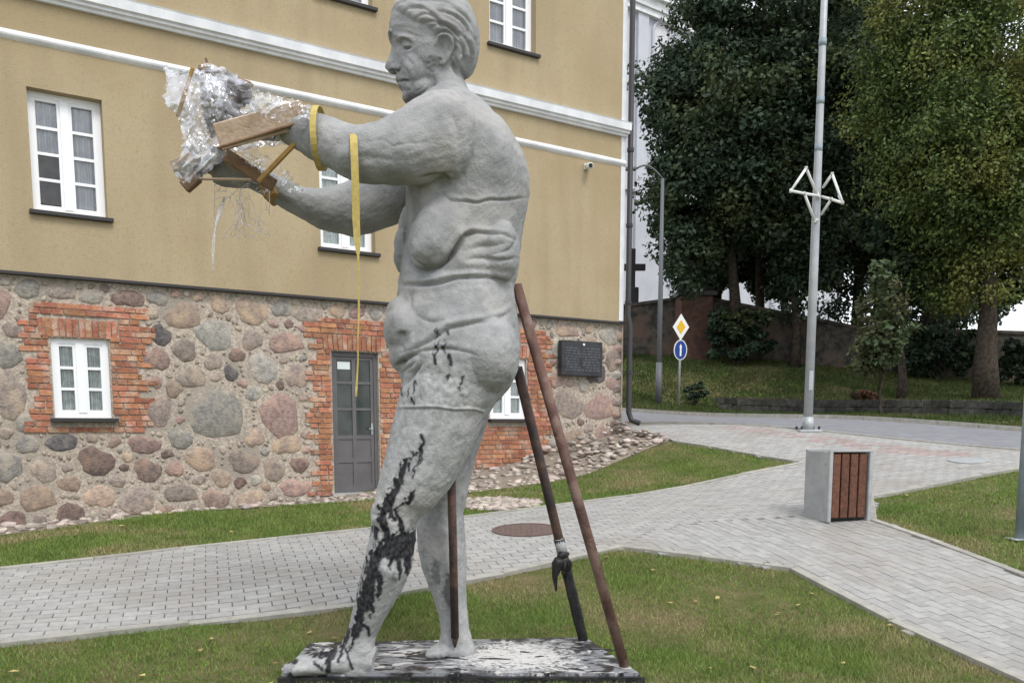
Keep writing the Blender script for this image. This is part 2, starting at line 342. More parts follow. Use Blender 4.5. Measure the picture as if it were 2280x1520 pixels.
def rect(u0, v0, u1, v1):
    a = fac(u0, v0); b = fac(u1, v1); return [a[0], b[0], min(a[1], b[1]), max(a[1], b[1])]
W1 = rect(58, 192, 240, 486); HU = W1[3]-W1[2]; WU = W1[1]-W1[0]
b2 = fac(716, 552); W2 = [b2[0]-.01, fac(832, 560)[0]+.03, W1[2], W1[3]]
W2[2] = (b2[1]+fac(832,562)[1])/2; W2[3] = W2[2]+HU
W3 = [fac(1090,95)[0], fac(1193,120)[0], (fac(1092,95)[1]+fac(1190,122)[1])/2, 0]; W3[3] = W3[2]+HU
W4 = [W2[0], W2[1]+.02, fac(835,20)[1], 0]; W4[3] = W4[2]+HU
W5 = rect(113, 750, 252, 930)
zs6 = fac(1170, 932)[1]; s6 = fac(1176, 900)[0]; W6 = [s6-(W5[1]-W5[0])*1.08, s6, zs6, zs6+(W5[3]-W5[2])]
W0 = [W1[0]-2.9, W1[1]-2.9, W1[2], W1[3]]
DR = rect(741, 780, 851, 1098); DR[2] = fac(800,1098)[1]
print('windows', W1, W2, W3, W4, W5, W6, DR)

up_holes = [W0, W1, W2, W3, W4, [W0[0], W0[1], W3[2], W3[3]], [W1[0], W1[1], W3[2], W3[3]]]
def gridded(o, n):                # subdivide so the plaster can carry faint unevenness
    return o
wall_holes('plaster_wall', S0, S1-.10, ZP, ZT, up_holes, M['plaster'], .30, bld)
MB().box((S0,.35,ZB),(S1,7.5,ZT-.02)).build('wall', M['plaster'], bld)
# corner trim board, cornice, string course, flashing
MB().box((S1-.10,-.012,ZP+.02),(S1,.34,ZT)).build('corner_trim', M['white'], bld)
zc0 = np.mean([fac(700,147)[1], fac(1390,310)[1], fac(200,25)[1]]); zc1 = np.mean([fac(700,101)[1], fac(1390,280)[1], fac(1260,247)[1]])
zs0 = np.mean([fac(300,148)[1], fac(870,262)[1], fac(1385,372)[1]]); zs1 = np.mean([fac(300,127)[1], fac(870,245)[1], fac(1385,355)[1]])
print('cornice', zc0, zc1, zs0, zs1)
cr = MB(); prof = [(0,zc0),(-.05,zc0),(-.06,zc0+.03),(-.10,zc0+.045),(-.10,zc0+.075),(-.14,zc0+.09),(-.15,zc1-.03),(-.16,zc1-.01),(0,zc1+.03)]
for a, b in zip(prof[:-1], prof[1:]): cr.add([(S0,a[0],a[1]),(S1+.02,a[0],a[1]),(S1+.02,b[0],b[1]),(S0,b[0],b[1])], [(0,1,2,3)])
cr.add([(S1+.02,p[0],p[1]) for p in prof], [tuple(range(len(prof)))]); cr.build('cornice', M['white'], bld)
st = MB(); hs = (zs1-zs0); prof = [(0,zs0)] + [(-.05*math.sin(math.pi*k/6), zs0+hs*k/6) for k in range(1,6)] + [(0,zs1)]
for a, b in zip(prof[:-1], prof[1:]): st.add([(S0,a[0],a[1]),(S1,a[0],a[1]),(S1,b[0],b[1]),(S0,b[0],b[1])], [(0,1,2,3)])
st.build('string_course', M['white'], bld)
MB().box((S0,-.045,ZP-.035),(S1+.02,.02,ZP)).build('flashing', M['dark_metal'], bld)

def make_window(r, rows, rec, kind):
    s0, s1, z0, z1 = r; fw = .065; y0, y1 = rec, rec+.06
    f = MB(); f.box((s0,y0,z0),(s0+fw,y1,z1)).box((s1-fw,y0,z0),(s1,y1,z1)).box((s0+fw,y0,z0),(s1-fw,y1,z0+fw)).box((s0+fw,y0,z1-fw),(s1-fw,y1,z1))
    mid = (s0+s1)/2; f.box((mid-.05,y0-.012,z0+fw),(mid+.05,y1,z1-fw))
    wf = f.build('window', M['upvc'], bld)
    gb = MB(); ys = (y0+.008, y1-.008)
    for (a, b) in ((s0+fw, mid-.05), (mid+.05, s1-fw)):
        sw = .035; gb.box((a,ys[0],z0+fw),(a+sw,ys[1],z1-fw)).box((b-sw,ys[0],z0+fw),(b,ys[1],z1-fw)).box((a+sw,ys[0],z0+fw),(b-sw,ys[1],z0+fw+sw)).box((a+sw,ys[0],z1-fw-sw),(b-sw,ys[1],z1-fw))
        zz0, zz1 = z0+fw+sw, z1-fw-sw
        for k in range(1, rows):
            zz = zz0+(zz1-zz0)*k/rows; gb.box((a+sw,ys[0]+.006,zz-.018),(b-sw,ys[1]-.006,zz+.018))
        for k in range(rows):
            za, zb = zz0+(zz1-zz0)*k/rows, zz0+(zz1-zz0)*(k+1)/rows
            MB().add([(a+sw,y0+.035,za+.018),(b-sw,y0+.035,za+.018),(b-sw,y0+.035,zb-.018),(a+sw,y0+.035,zb-.018)], [(0,1,2,3)]).build('pane', M['glass'], wf)
    gb.build('glazing_bar', M['upvc'], wf)
    bk = MB(); d = .34
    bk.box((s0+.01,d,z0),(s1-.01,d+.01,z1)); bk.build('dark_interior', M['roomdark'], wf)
    cm = M['curtain' if kind == 'c' else 'blind']; cu = MB()
    yy = y1+.012; n = 26
    def drape(a, b, za, zb):
        v = []; 
        for k in range(n+1):
            x = a+(b-a)*k/n; yv = yy+.012*math.sin(k*1.9)+.006*math.sin(k*.7)
            v += [(x,yv,za),(x,yv,zb)]
        cu.add(v, [(2*k,2*k+2,2*k+3,2*k+1) for k in range(n)])
    if kind == 'w1':
        drape(mid+.04, s1-.03, z0+.03, z1-.03); drape(s0+.03, mid-.04, z0+(z1-z0)*.52, z1-.03)
        br = MB().box((s0+.03,yy+.05,z0+.03),(mid-.04,yy+.06,z0+(z1-z0)*.52)); br.build('brown_curtain', M['brownstuff'], wf)
    else:
        drape(s0+.03, mid-.05, z0+.03, z1-.03); drape(mid+.05, s1-.03, z0+.03, z1-.03)
    cu.build('curtain', cm, wf)
    sl = MB().box((s0-.05,-.07,z0-.055),(s1+.06,rec,z0-.005), bev=.006); sl.build('sill', M['dark_metal'], wf)
    return wf
make_window(W1, 4, .14, 'w1'); make_window(W2, 4, .14, 'c'); make_window(W3, 4, .14, 'b'); make_window(W4, 4, .14, 'b'); make_window(W0, 4, .14, 'b')
for r in up_holes[5:]: make_window(r, 4, .14, 'b')

# ---- rough stone ground storey
PLY = .06                          # mortar face lies this far behind the plaster
low_holes = [W5, W6, DR]
pl = wall_holes('stone_plinth', S0, S1, ZB, ZP-.035, low_holes, M['mortar'], .28, bld, y=PLY)
make_window(W5, 3, .11, 'c'); make_window(W6, 3, .11, 'c')
MB().box((S1-.002,.02,ZB),(S1+.03,7.3,ZP-.04)).build('side_wall', M['mortar'], bld)
# door
s0, s1, z0, z1 = DR
f = MB().box((s0,.12,z0),(s0+.055,.2,z1)).box((s1-.055,.12,z0),(s1,.2,z1)).box((s0+.055,.12,z1-.07),(s1-.055,.2,z1))
dr = f.build('door', M['door_grey'], bld)
a, b = s0+.058, s1-.058; lf = MB(); H = z1-z0; yd = (.135,.175)
mid = (a+b)/2; rows = [z0+.02, z0+H*.055, z0+H*.325, z0+H*.35, z0+H*.40, z0+H*.415]
lf.box((a,yd[0],z0+.015),(a+.05,yd[1],z1-.075)).box((b-.05,yd[0],z0+.015),(b,yd[1],z1-.075)).box((mid-.03,yd[0],z0+.015),(mid+.03,yd[1],z1-.075))
pz = [z0+H*.41, z0+H*.60, z0+H*.785, z1-.10]
bars = [(z0+.015,z0+.13),(z0+H*.22,z0+H*.255),(pz[0]-.05,pz[0]+.01),(pz[1]-.018,pz[1]+.018),(pz[2]-.018,pz[2]+.018),(z1-.115,z1-.075)]
for c, d in bars:
    for x0, x1 in ((a+.05,mid-.03),(mid+.03,b-.05)): lf.box((x0,yd[0]+.003,c),(x1,yd[1]-.003,d))
lf.build('door_leaf', M['door_grey'], dr)
for x0, x1 in ((a+.05,mid-.03),(mid+.03,b-.05)):
    for c, d in ((z0+.13,z0+H*.22),(z0+H*.255,pz[0]-.05)): MB().box((x0,.152,c),(x1,.165,d)).build('panel', M['door_grey'], dr)
    for c, d in ((pz[0]+.01,pz[1]-.018),(pz[1]+.018,pz[2]-.018),(pz[2]+.018,z1-.115)): MB().add([(x0,.152,c),(x1,.152,c),(x1,.152,d),(x0,.152,d)], [(0,1,2,3)]).build('pane', M['glass_door'], dr)
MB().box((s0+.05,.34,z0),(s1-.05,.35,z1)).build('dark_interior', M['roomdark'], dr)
MB().box((a+.07,.148,z1-.26),(mid-.05,.151,z1-.15)).build('paper_notice', M['paper'], dr)
hd = MB().tube([(b-.035,.135,z0+H*.46),(b-.035,.09,z0+H*.46),(b-.10,.088,z0+H*.46)], .009, 8).box((b-.05,.13,z0+H*.42),(b-.02,.136,z0+H*.50)); hd.build('handle', M['galv'], dr)
MB().box((s0-.05,.0,z0-.12),(s1+.05,.3,z0+.012)).build('threshold', M['concrete'], dr)

# bricks round the openings
def brick_mesh():
    b = MB().box((-.5,-.5,-.5),(.5,.5,.5)); bm = bmesh.new(); bm.from_mesh(mesh_of('t', b.v, b.f)); bmesh.ops.bevel(bm, geom=[e for e in bm.edges if min(v.co.y for v in e.verts) < 0], offset=.06, segments=1, affect='EDGES')
    me = bpy.data.meshes.new('brick'); bm.to_mesh(me); bm.free(); return me
BRM = [brick_mesh() for _ in range(3)]
rb = random.Random(3)
for me in BRM:
    for v in me.vertices: v.co += Vector((rb.uniform(-.03,.03), rb.uniform(-.05,.05), rb.uniform(-.06,.06)))
    me.materials.append(M['brick'])
def px_zone(us0, us1, v0, v1, urf, vrf): return fac(us0, vrf)[0], fac(us1, vrf)[0], fac(urf, v1)[1], fac(urf, v0)[1]
zone1 = px_zone(62, 330, 682, 962, 200, 850); zone2 = px_zone(693, 908, 718, 1100, 800, 900); zone3 = px_zone(985, 1226, 730, 1040, 1130, 880)
brick_cells = []
BH, BL = .078, .262
def lay(zone, op, top_arch, jag):
    a, b, c, d = zone; k = 0; z = c
    while z < d-.02:
        ja, jb = (rb.choice([0, .06, .13, -.07]) for _ in range(2)) if jag else (0, 0)
        x = a + ja - (BL/2 if k % 2 else 0)
        while x < b + jb - .04:
            L = BL if rb.random() < .72 else BL*.52
            x0, x1 = max(x, a+ja), min(x+L-.014, b+jb); x += L
            segs = [(x0, x1)]
            zz0, zz1 = z, z+BH-.014
            o0, o1, o2, o3 = op
            if zz1 > o2-.06 and zz0 < o3+.24:
                e0, e1 = (o0-.02, o1+.02)
                if zz0 > o3-.01: e0, e1 = o0-.14, o1+.14          # soldier course takes this place
                if zz0 < o2: e0, e1 = o0-.06, o1+.07              # sill
                segs = [(p, q) for p, q in ((x0, min(x1, e0)), (max(x0, e1), x1)) if q-p > .035]
            for p, q in segs:
                if q-p > .035: brick_cells.append((p, q, zz0, zz1, 0))
        z += BH; k += 1
    if top_arch:
        x = op[0]-.13
        while x < op[1]+.10:
            brick_cells.append((x, x+.064, op[3]+.012, op[3]+.235, (x-(op[0]+op[1])/2)*.16)); x += .078
lay(zone1, W5, True, True); lay(zone2, DR, True, True); lay(zone3, W6, True, True)
BR_ZONES = [zone1, zone2, zone3]
brick_cells = [q for q in brick_cells if q[3] < ZP-.04 and not (DR[0]-.001 < (q[0]+q[1])/2 < DR[1] and q[3] < DR[3])]
def brick_vis(q):                  # bricks hidden behind the statue rank last
    P = FO + FT*(q[0]+q[1])*.5; P = np.array([[P.x, P.y, (q[2]+q[3])/2]]); u, v = proj(P)[0]
    hid = (870 < u < 1140 and v < 900) or u < 0
    return (hid, -(q[1]-q[0])*(q[3]-q[2]))
brick_cells.sort(key=brick_vis); rest = MB()
print('bricks', len(brick_cells))
for i, (x0, x1, zz0, zz1, tilt) in enumerate(brick_cells):
    dp = .07; yy = PLY-.022+rb.uniform(-.007,.007)+dp/2
    if i < 298:
        o = bpy.data.objects.new('brick', rb.choice(BRM)); COL.objects.link(o); o.parent = pl
        o.location = ((x0+x1)/2, yy, (zz0+zz1)/2); o.scale = (x1-x0, dp, zz1-zz0); o.rotation_euler = (0, tilt+rb.uniform(-.012,.012), 0)
    else: rest.box((x0,yy-dp/2,zz0),(x1,yy+dp/2,zz1), bev=.006)
if rest.v: o = rest.build('remaining_bricks', M['brick_i'], pl); o['kind'] = 'stuff'

# fieldstones
def stone_mesh(seed, nb=11):
    r = random.Random(seed); mb = MB(); rings = [(1.02,.45),(.97,-.42),(.80,-.78),(.45,-.93)]; vs = []
    ph = [r.uniform(0,6.28) for _ in range(5)]; ang = [2*math.pi*k/nb+r.uniform(-.12,.12) for k in range(nb)]
    rad = [1+.10*math.sin(2*a+ph[0])+.10*math.sin(3*a+ph[1])+.06*math.sin(5*a+ph[2])+r.uniform(-.10,.10) for a in ang]
    mxr = max(rad); rad = [q/mxr for q in rad]
    for (k, h) in rings:
        for a, q in zip(ang, rad): vs.append((k*q*math.cos(a)*(1+r.uniform(-.06,.06)*(k < .9)), h+r.uniform(-.14,.14)*(k < 1), k*q*math.sin(a)*(1+r.uniform(-.06,.06)*(k < .9))))
    vs.append((0,-1+r.uniform(0,.1),0)); fs = []
    for i in range(3):
        for k in range(nb): fs.append((i*nb+k, i*nb+(k+1)%nb, (i+1)*nb+(k+1)%nb, (i+1)*nb+k))
    for k in range(nb): fs.append((3*nb+k, 3*nb+(k+1)%nb, 4*nb))
    return vs, fs
STM = {}
def stone_me(var, mi):
    if (var, mi) not in STM:
        v, f = stone_mesh(100+var); me = mesh_of('stone', v, [q[::-1] for q in f], True); me.materials.append(M['stone%d'%mi]); STM[(var, mi)] = me
    return STM[(var, mi)]
BIG = [(490,922,72,66,3),(628,925,52,54,1),(355,915,38,44,0),(480,745,50,36,3),(516,830,20,20,5),(587,820,40,36,3),(663,837,28,32,0),(412,702,48,36,2),(562,692,44,34,2),(640,762,46,28,1),
 (215,1027,50,36,4),(140,985,40,25,5),(330,1047,38,30,4),(450,1022,42,29,2),(545,1027,42,30,0),(405,1098,45,24,0),(482,1112,38,24,1),(560,1112,40,25,2),(660,1086,44,22,1),(85,1108,48,36,2),
 (18,1040,42,38,3),(100,1046,36,30,0),(222,1106,38,30,2),(322,990,46,22,1),(140,650,40,18,0),(206,662,38,17,3),(285,664,42,22,4),(22,880,44,60,0),(20,790,38,34,3),(350,800,36,30,1),(430,840,40,28,0),
 (390,865,26,22,2),(640,990,36,26,2),(690,640+60,36,22,0),(60,940,34,22,3),(360,745,28,26,5),(1340,905,40,36,1),(1370,800,18,34,0),(1362,745,28,24,3),(1270,900,40,34,0),(1268,735,30,18,2),(-60,950,50,44,1),(-70,800,50,50,0),(-80,1080,54,44,4)]
stones = []
for u, v, ru, rv, mi in BIG:
    s, z = fac(u, v); k = (fac(u+10, v)[0]-fac(u-10, v)[0])/20; kz = (fac(u, v-10)[1]-fac(u, v+10)[1])/20
    stones.append((s, z, ru*k*1.05, rv*kz*1.05, mi))
rs = random.Random(11)
obst = [(h[0]-.02, h[1]+.02, h[2]-.06, h[3]+.02) for h in low_holes] + [(z[0], z[1], z[2]-.01, z[3]+.02) for z in BR_ZONES]
pqx = fac(1243, 800)[0], fac(1334, 800)[0]
GXs, GZs = np.meshgrid(np.arange(S0+2.0, S1, .026), np.arange(-.15, ZP-.04, .026)); GXs = GXs.ravel(); GZs = GZs.ravel()
np.random.seed(5); GXs = GXs+np.random.uniform(-.012,.012,len(GXs)); GZs = GZs+np.random.uniform(-.012,.012,len(GZs))
CLR = np.minimum(np.minimum(GZs+.2, ZP-.045-GZs), S1-.01-GXs)
for a, b, c, e in obst: CLR = np.minimum(CLR, np.hypot(np.maximum(np.maximum(a-GXs, 0), GXs-b), np.maximum(np.maximum(c-GZs, 0), GZs-e)))
def take(sx, sz, rx, rz):
    k = np.where((np.abs(GXs-sx) < rx+.45) & (np.abs(GZs-sz) < rz+.45))[0]; dx, dz = GXs[k]-sx, GZs[k]-sz; l = np.hypot(dx, dz)+1e-6
    CLR[k] = np.minimum(CLR[k], l-1/np.sqrt((dx/l/rx)**2+(dz/l/rz)**2))
for q in stones: take(*q[:4])
CAPN = np.random.uniform(.10,.23,len(GXs))**1.0       # local size limit keeps the sizes mixed
for it in range(1500):
    eff = np.minimum(CLR, CAPN); k = int(np.argmax(eff)); c = eff[k]
    if c < .019: break
    x, z = GXs[k], GZs[k]
    el = rs.uniform(1.0, 1.45); grow = 1.10 if c > .05 else 1.0
    rx, rz = c*grow*(el**.35), c*grow/(el**.65)
    stones.append((x, z, rx, rz, rs.choices(range(6), (6,5,4,6,2,.4))[0])); take(x, z, rx, rz)
order = sorted(stones, key=lambda q: -q[2]*q[3]); chips = MB(); CH = [stone_mesh(70+k, 5+k % 2) for k in range(6)]
print('stones', len(stones))
for i, (x, z, rx, rz, mi) in enumerate(order):
    dep = .035 + .10*min(rx, rz)
    if i < 297:
        o = bpy.data.objects.new('stone', stone_me(rs.randrange(9), mi)); COL.objects.link(o); o.parent = pl
        o.location = (x, PLY+dep*.42, z); o.scale = (rx, dep, rz); o.rotation_euler = (0, rs.uniform(-.12,.12) if rx > .2 else rs.uniform(-.5,.5), 0)
    else:
        cv, cf = CH[rs.randrange(6)]; a = rs.uniform(0, 6.28); ca, sa = math.cos(a), math.sin(a)
        chips.add([(x+(p[0]*rx*ca-p[2]*rz*sa), PLY+p[1]*dep*.55, z+(p[0]*rx*sa+p[2]*rz*ca)) for p in cv], [q[::-1] for q in cf])
o = chips.build('stone_chips', M['chip'], pl, True); o['kind'] = 'stuff'
# quoin stones at the corner, seen end-on as a wavy edge
for k in range(9):
    z = tz(*(FO+FT*S1)[:2]) + .1 + k*.235
    if z > ZP-.15: break
    o = bpy.data.objects.new('corner_stone', stone_me(rs.randrange(9), rs.randrange(4))); COL.objects.link(o); o.parent = pl
    o.location = (S1-.09, PLY+.10, z); o.scale = (.17+rs.uniform(0,.03), .14, .125); o.rotation_euler = (0, rs.uniform(-.2,.2), -.5)
# downpipe on the corner
dp = MB(); xx = S1+.06; zg = fac(1395, 940)[1]
dp.tube([(xx,-.07,ZT),(xx,-.07,ZP+.12),(xx+.0,-.13,ZP-.10),(xx,-.13,zg+.18),(xx+.02,-.18,zg+.04),(xx+.10,-.32,zg-.02)], .05, 10)
dp.build('downpipe', M['dark_metal'], bld, True)
for zz in (ZP+.35, ZP+1.7, ZP+3.0, ZP-.9): MB().tube([(xx,-.07 if zz > ZP else -.13,zz-.03),(xx,-.07 if zz > ZP else -.13,zz+.03)], .062, 10).build('pipe_clip', M['dark_metal'], bld)

# plaque and camera on the wall
pa = fac(1243, 759); pb = fac(1333, 838)
plq = empty('wall_plaque', FO+FT*pa[0]+FN*.05, FA, label='black wall plaque with raised lettering on the stone wall near the corner', cat='plaque')
plq.location.z = (pa[1]+pb[1])/2 - .0
wd, hh = pb[0]-pa[0], .5*(fac(1243,759)[1]-fac(1243,838)[1])
MB().box((-.0,-.06,-hh),(wd,.06,hh), bev=.012).build('plate', M['plaque'], plq)
tx = MB()
for k in range(9):
    z = hh*.55 - k*hh*.155; x = .08+.02*(k % 2)
    while x < wd-.1:
        L = rb.uniform(.03,.10); 
        if not (wd*.40 < x < wd*.48): tx.box((x,-.064,z),(min(x+L, wd-.06),-.058,z+.022))
        x += L+.025
tx.build('raised_lettering', M['plaque_text'], plq)
MB().tube([(wd*.52,-.058,hh*.80),(wd*.52,-.075,hh*.80)], .022, 10).build('emblem', M['whitebar'], plq)
ca = fac(1305, 372)
cmr = empty('security_camera', FO+FT*ca[0]+Vector((0,0,ca[1])), FA, label='small white dome camera fixed high on the ochre plaster', cat='camera')
MB().box((-.05,-.03,-.05),(.05,.0,.05), bev=.008).build('base', M['whitebar'], cmr)
MB().tube([(0,-.03,0),(-.02,-.10,-.01),(-.06,-.20,-.03)], [.05,.055,.05], 12).build('housing', M['whitebar'], cmr, True)
MB().tube([(-.06,-.20,-.03),(-.063,-.206,-.032)], [.04,.035], 12).build('lens', M['roomdark'], cmr)

# ------------------------------------------------------------------ statue
YS = 5.85
def S(u, v, dy=0.0): return at(u, v, YS+dy)
class Loft:
    def __init__(s): s.v = []; s.f = []
    def rings(s, rings):
        n = len(rings[0]); b = len(s.v)
        for r in rings: s.v += r
        for i in range(len(rings)-1):
            for k in range(n): s.f.append((b+i*n+k, b+i*n+(k+1)%n, b+(i+1)*n+(k+1)%n, b+(i+1)*n+k))
        s.f.append(tuple(b+k for k in range(n-1,-1,-1))); e = b+(len(rings)-1)*n; s.f.append(tuple(e+k for k in range(n)))
    def horiz(s, rows, n=40):       # rows: (v, front u, back u, half depth, depth centre, exponent, skew)
        out = []
        for row in rows:
            v, ul, ur, rd, yc = row[:5]; ex = row[5] if len(row) > 5 else 2.2; sk = row[6] if len(row) > 6 else 0
            r = []
            for k in range(n):
                a = 2*math.pi*k/n; c, q = math.cos(a), math.sin(a)
                x = math.copysign(abs(c)**(2/ex), c); y = math.copysign(abs(q)**(2/ex), q)
                p = S((ul+ur)/2+x*(ur-ul)/2, v, yc+y*rd + sk*x*(ur-ul)/2/340); 
                p0 = S((ul+ur)/2, v, yc); p = Vector((S((ul+ur)/2+x*(ur-ul)/2, v, yc).x, YS+yc+y*rd+sk*x*(ur-ul)/680, p0.z))
                r.append(p)
            out.append(r)
        s.rings(out)
    def limb(s, secs, n=28, ex=2.0): # secs: (u, v, dy, half width px, half depth m)
        P = [S(a[0], a[1], a[2]) for a in secs]; out = []; N = len(P)
        for i, a in enumerate(secs):
            t = (P[min(i+1,N-1)]-P[max(i-1,0)]).normalized(); yax = Vector((0,1,0)); nrm = t.cross(yax).normalized(); dep = nrm.cross(t).normalized()
            rw = a[3]/FPX*(YS+a[2])*1.0; out.append([P[i]+nrm*(rw*math.cos(2*math.pi*k/n))+dep*(a[4]*math.sin(2*math.pi*k/n)) for k in range(n)])
        s.rings(out)
    def ell(s, u, v, dy, ru, rv, rd, rot=0, n=18):
        c = S(u, v, dy); k = (YS+dy)/FPX; out = []
        for i in range(1, n):
            ph = math.pi*i/n; r = []
            for j in range(2*n):
                th = math.pi*j/n; x = ru*k*math.sin(ph)*math.cos(th); y = rd*math.sin(ph)*math.sin(th); z = rv*k*math.cos(ph)
                r.append(c+Vector((x*math.cos(rot)+z*math.sin(rot), y, -x*math.sin(rot)+z*math.cos(rot))))
            out.append(r)
        s.rings(out)
L = Loft()
# torso: from the root of the neck down to the crotch
L.horiz([(196,985,1028,.12,.0),(212,960,1046,.20,.0),(232,938,1070,.30,.0),(255,925,1094,.40,.0),(290,915,1122,.47,.0),(330,910,1155,.50,.0),(362,908,1171,.51,.0),(395,906,1179,.50,.0),
         (428,905,1179,.48,.0),(455,905,1175,.46,.0),(500,908,1166,.44,.0),(540,905,1160,.43,.0),(580,898,1157,.43,.0),(612,893,1153,.44,.0),(632,889,1146,.43,.0),(650,888,1145,.44,.0),
         (690,884,1150,.48,.0),(730,880,1156,.52,.0),(770,880,1158,.545,.0),(800,884,1157,.555,.0),(830,890,1151,.55,.0),(858,900,1138,.53,.0),(885,915,1115,.47,.0),(905,935,1090,.38,.0),(918,955,1065,.25,.0)])
# belly apron and breasts
L.ell(925,738,-.06,67,72,.40, 0)
L.ell(908,700,-.05,44,40,.30)
L.ell(915,790,-.05,46,48,.34)
L.limb([(1035,425,-.24,46,.12),(1015,465,-.32,58,.14),(990,508,-.355,62,.155),(962,542,-.36,55,.165),(945,562,-.355,43,.15),(938,578,-.345,26,.11)], 28)
L.ell(906,557,.06,27,50,.17,.0); L.ell(899,574,.05,21,36,.15,.0); L.ell(915,515,.10,26,55,.17,.0)
L.ell(1090,345,-.24,60,92,.20,-.25); L.ell(1085,790,-.30,72,88,.27,.1); L.ell(1080,800,.28,72,85,.27,.1); L.ell(1110,560,-.26,46,70,.16)
# neck and head
L.limb([(1002,262,0,60,.22),(1000,225,0,48,.165),(985,190,-.01,46,.155),(975,150,-.01,48,.15),(970,110,0,46,.15)])
L.horiz([(-16,945,985,.05,0),(-11,918,1008,.12,0),(0,896,1026,.17,0),(15,880,1046,.205,0),(35,872,1057,.235,0),(60,868,1064,.25,0),(82,867,1064,.25,0),(98,872,1063,.245,0),(110,877,1061,.24,0),
         (128,882,1056,.235,0),(142,884,1049,.225,0),(155,884,1042,.215,0),(165,884,1020,.20,0),(176,885,1008,.178,0),(188,889,1000,.160,0),(198,893,985,.145,0),(208,897,968,.130,-.005),(218,899,950,.110,-.005),(226,904,930,.08,-.005),(230,910,920,.05,-.005)], 44)
L.ell(1040,105,0,26,62,.17,.12)      # hair at the nape
L.ell(1018,140,0,26,34,.17,-.2)
L.limb([(880,98,-.015,7,.030),(880,112,-.015,9,.036),(879,130,-.015,13,.045),(877,146,-.015,17,.056),(878,155,-.015,14,.05),(882,159,-.015,8,.04)], 16)   # nose
L.ell(866,149,-.015,9,6.5,.030); L.ell(882,151,-.055,10,8,.030)
L.ell(873,88,-.015,7,7,.13)          # brow
L.ell(888,178,-.015,7,6,.065); L.ell(894,191,-.015,7,6,.06)   # lips
L.ell(908,217,-.01,12,11,.075)       # chin
L.ell(925,150,-.14,26,32,.07); L.ell(935,195,-.11,30,22,.06)  # cheek, jowl
# near arm
L.limb([(1045,300,-.40,62,.15),(1015,298,-.42,88,.19),(985,305,-.445,94,.195),(950,314,-.46,86,.19),(900,333,-.48,74,.19),(850,342,-.47,64,.175),(810,345,-.46,59,.165),(785,339,-.45,54,.155),(760,328,-.43,50,.145),(735,318,-.40,50,.14),(710,306,-.37,47,.13),(685,296,-.34,42,.12),(660,289,-.30,36,.105),(640,282,-.27,33,.09)])
# far arm
L.limb([(985,380,.40,80,.20),(950,405,.43,75,.19),(900,428,.44,57,.175),(850,446,.44,56,.165),(810,458,.43,58,.16),(778,467,.42,56,.155),(745,466,.40,49,.15),(715,463,.37,42,.14),(685,455,.33,33,.125),(650,441,.28,29,.115),(610,418,.22,27,.10),(575,400,.17,25,.09),(545,388,.13,24,.085)])
# hands: palm and five fingers each, closing under the parcel
def hand(u, v, dy, sgn):
    L.limb([(u+12,v+3,dy,28,.09),(u-20,v+2,dy-.02*sgn,29,.105),(u-50,v-2,dy-.05*sgn,27,.12),(u-66,v-4,dy-.06*sgn,20,.115)], 20)
    for k, ln in enumerate((.92, 1.05, 1.0, .78)):
        fy = dy-.06*sgn+(-.085+.057*k)
        L.limb([(u-52,v-3,fy,9.5,.030),(u-74,v-8,fy,9,.028),(u-74-30*ln,v-22,fy,8.5,.026),(u-74-48*ln,v-44,fy,7.5,.023),(u-74-52*ln,v-60,fy,5.5,.018)], 12)
    L.limb([(u-15,v-8,dy-.10*sgn,12,.036),(u-34,v-30,dy-.15*sgn,10.5,.034),(u-52,v-48,dy-.16*sgn,9.5,.030),(u-68,v-56,dy-.15*sgn,7,.022)], 12)
hand(628, 280, -.25, -1); hand(540, 386, .12, 1)
# near leg
L.limb([(1020,800,-.22,108,.30),(1003,860,-.23,106,.31),(985,905,-.24,98,.30),(968,955,-.25,93,.285),(950,1005,-.26,87,.265),(928,1055,-.27,79,.245),(906,1095,-.27,68,.225),(888,1125,-.27,56,.20),(879,1150,-.27,51,.19),(876,1180,-.26,50,.185),(872,1215,-.25,52,.195),(866,1250,-.24,54,.20),(852,1290,-.23,50,.185),(836,1330,-.22,43,.16),(820,1370,-.21,36,.13),(808,1402,-.20,33,.115),(798,1432,-.20,36,.115),(795,1460,-.20,41,.115),(795,1490,-.20,40,.11),(795,1501,-.20,37,.10)])
L.ell(852,1138,-.27,26,34,.13,.2)
L.limb([(832,1470,-.20,30,.10),(800,1462,-.20,40,.115),(765,1466,-.205,35,.125),(725,1472,-.215,29,.14),(690,1478,-.22,23,.15),(660,1482,-.22,19,.14)], 24)
for k, (du, ln) in enumerate(((0,1.15),(6,1.05),(14,.95),(22,.85),(30,.72))):
    fy = -.22+.12-.058*k if True else 0
    L.limb([(676+du*.6,1481,fy,15-k,.034-.002*k),(654+du,1484,fy,15-k,.034-.002*k),(638+du,1488,fy,13-k,.031-.002*k),(628+du,1491,fy,9-k*.6,.022)], 12)
# far leg
L.limb([(1010,850,.24,90,.26),(1000,930,.26,85,.26),(990,1010,.27,70,.24),(985,1080,.27,58,.215),(980,1140,.27,53,.19),(981,1180,.26,53,.185),(983,1215,.26,54,.185),(988,1250,.25,51,.175),(995,1290,.24,45,.155),(1003,1330,.23,37,.13),(1010,1370,.22,32,.11),(1013,1400,.22,32,.10),(1014,1425,.22,37,.10),(1016,1445,.22,44,.105),(1016,1458,.22,46,.10)])
L.limb([(1040,1448,.22,20,.085),(1010,1440,.22,26,.10),(985,1447,.21,19,.115),(965,1453,.205,13,.12),(952,1457,.20,9,.11)], 20)
for k in range(5):
    fy = .20-.10+.05*k; L.limb([(972,1455,fy,9,.028),(957,1457,fy,9,.028),(948+k*1.5,1459,fy,6,.02)], 10)

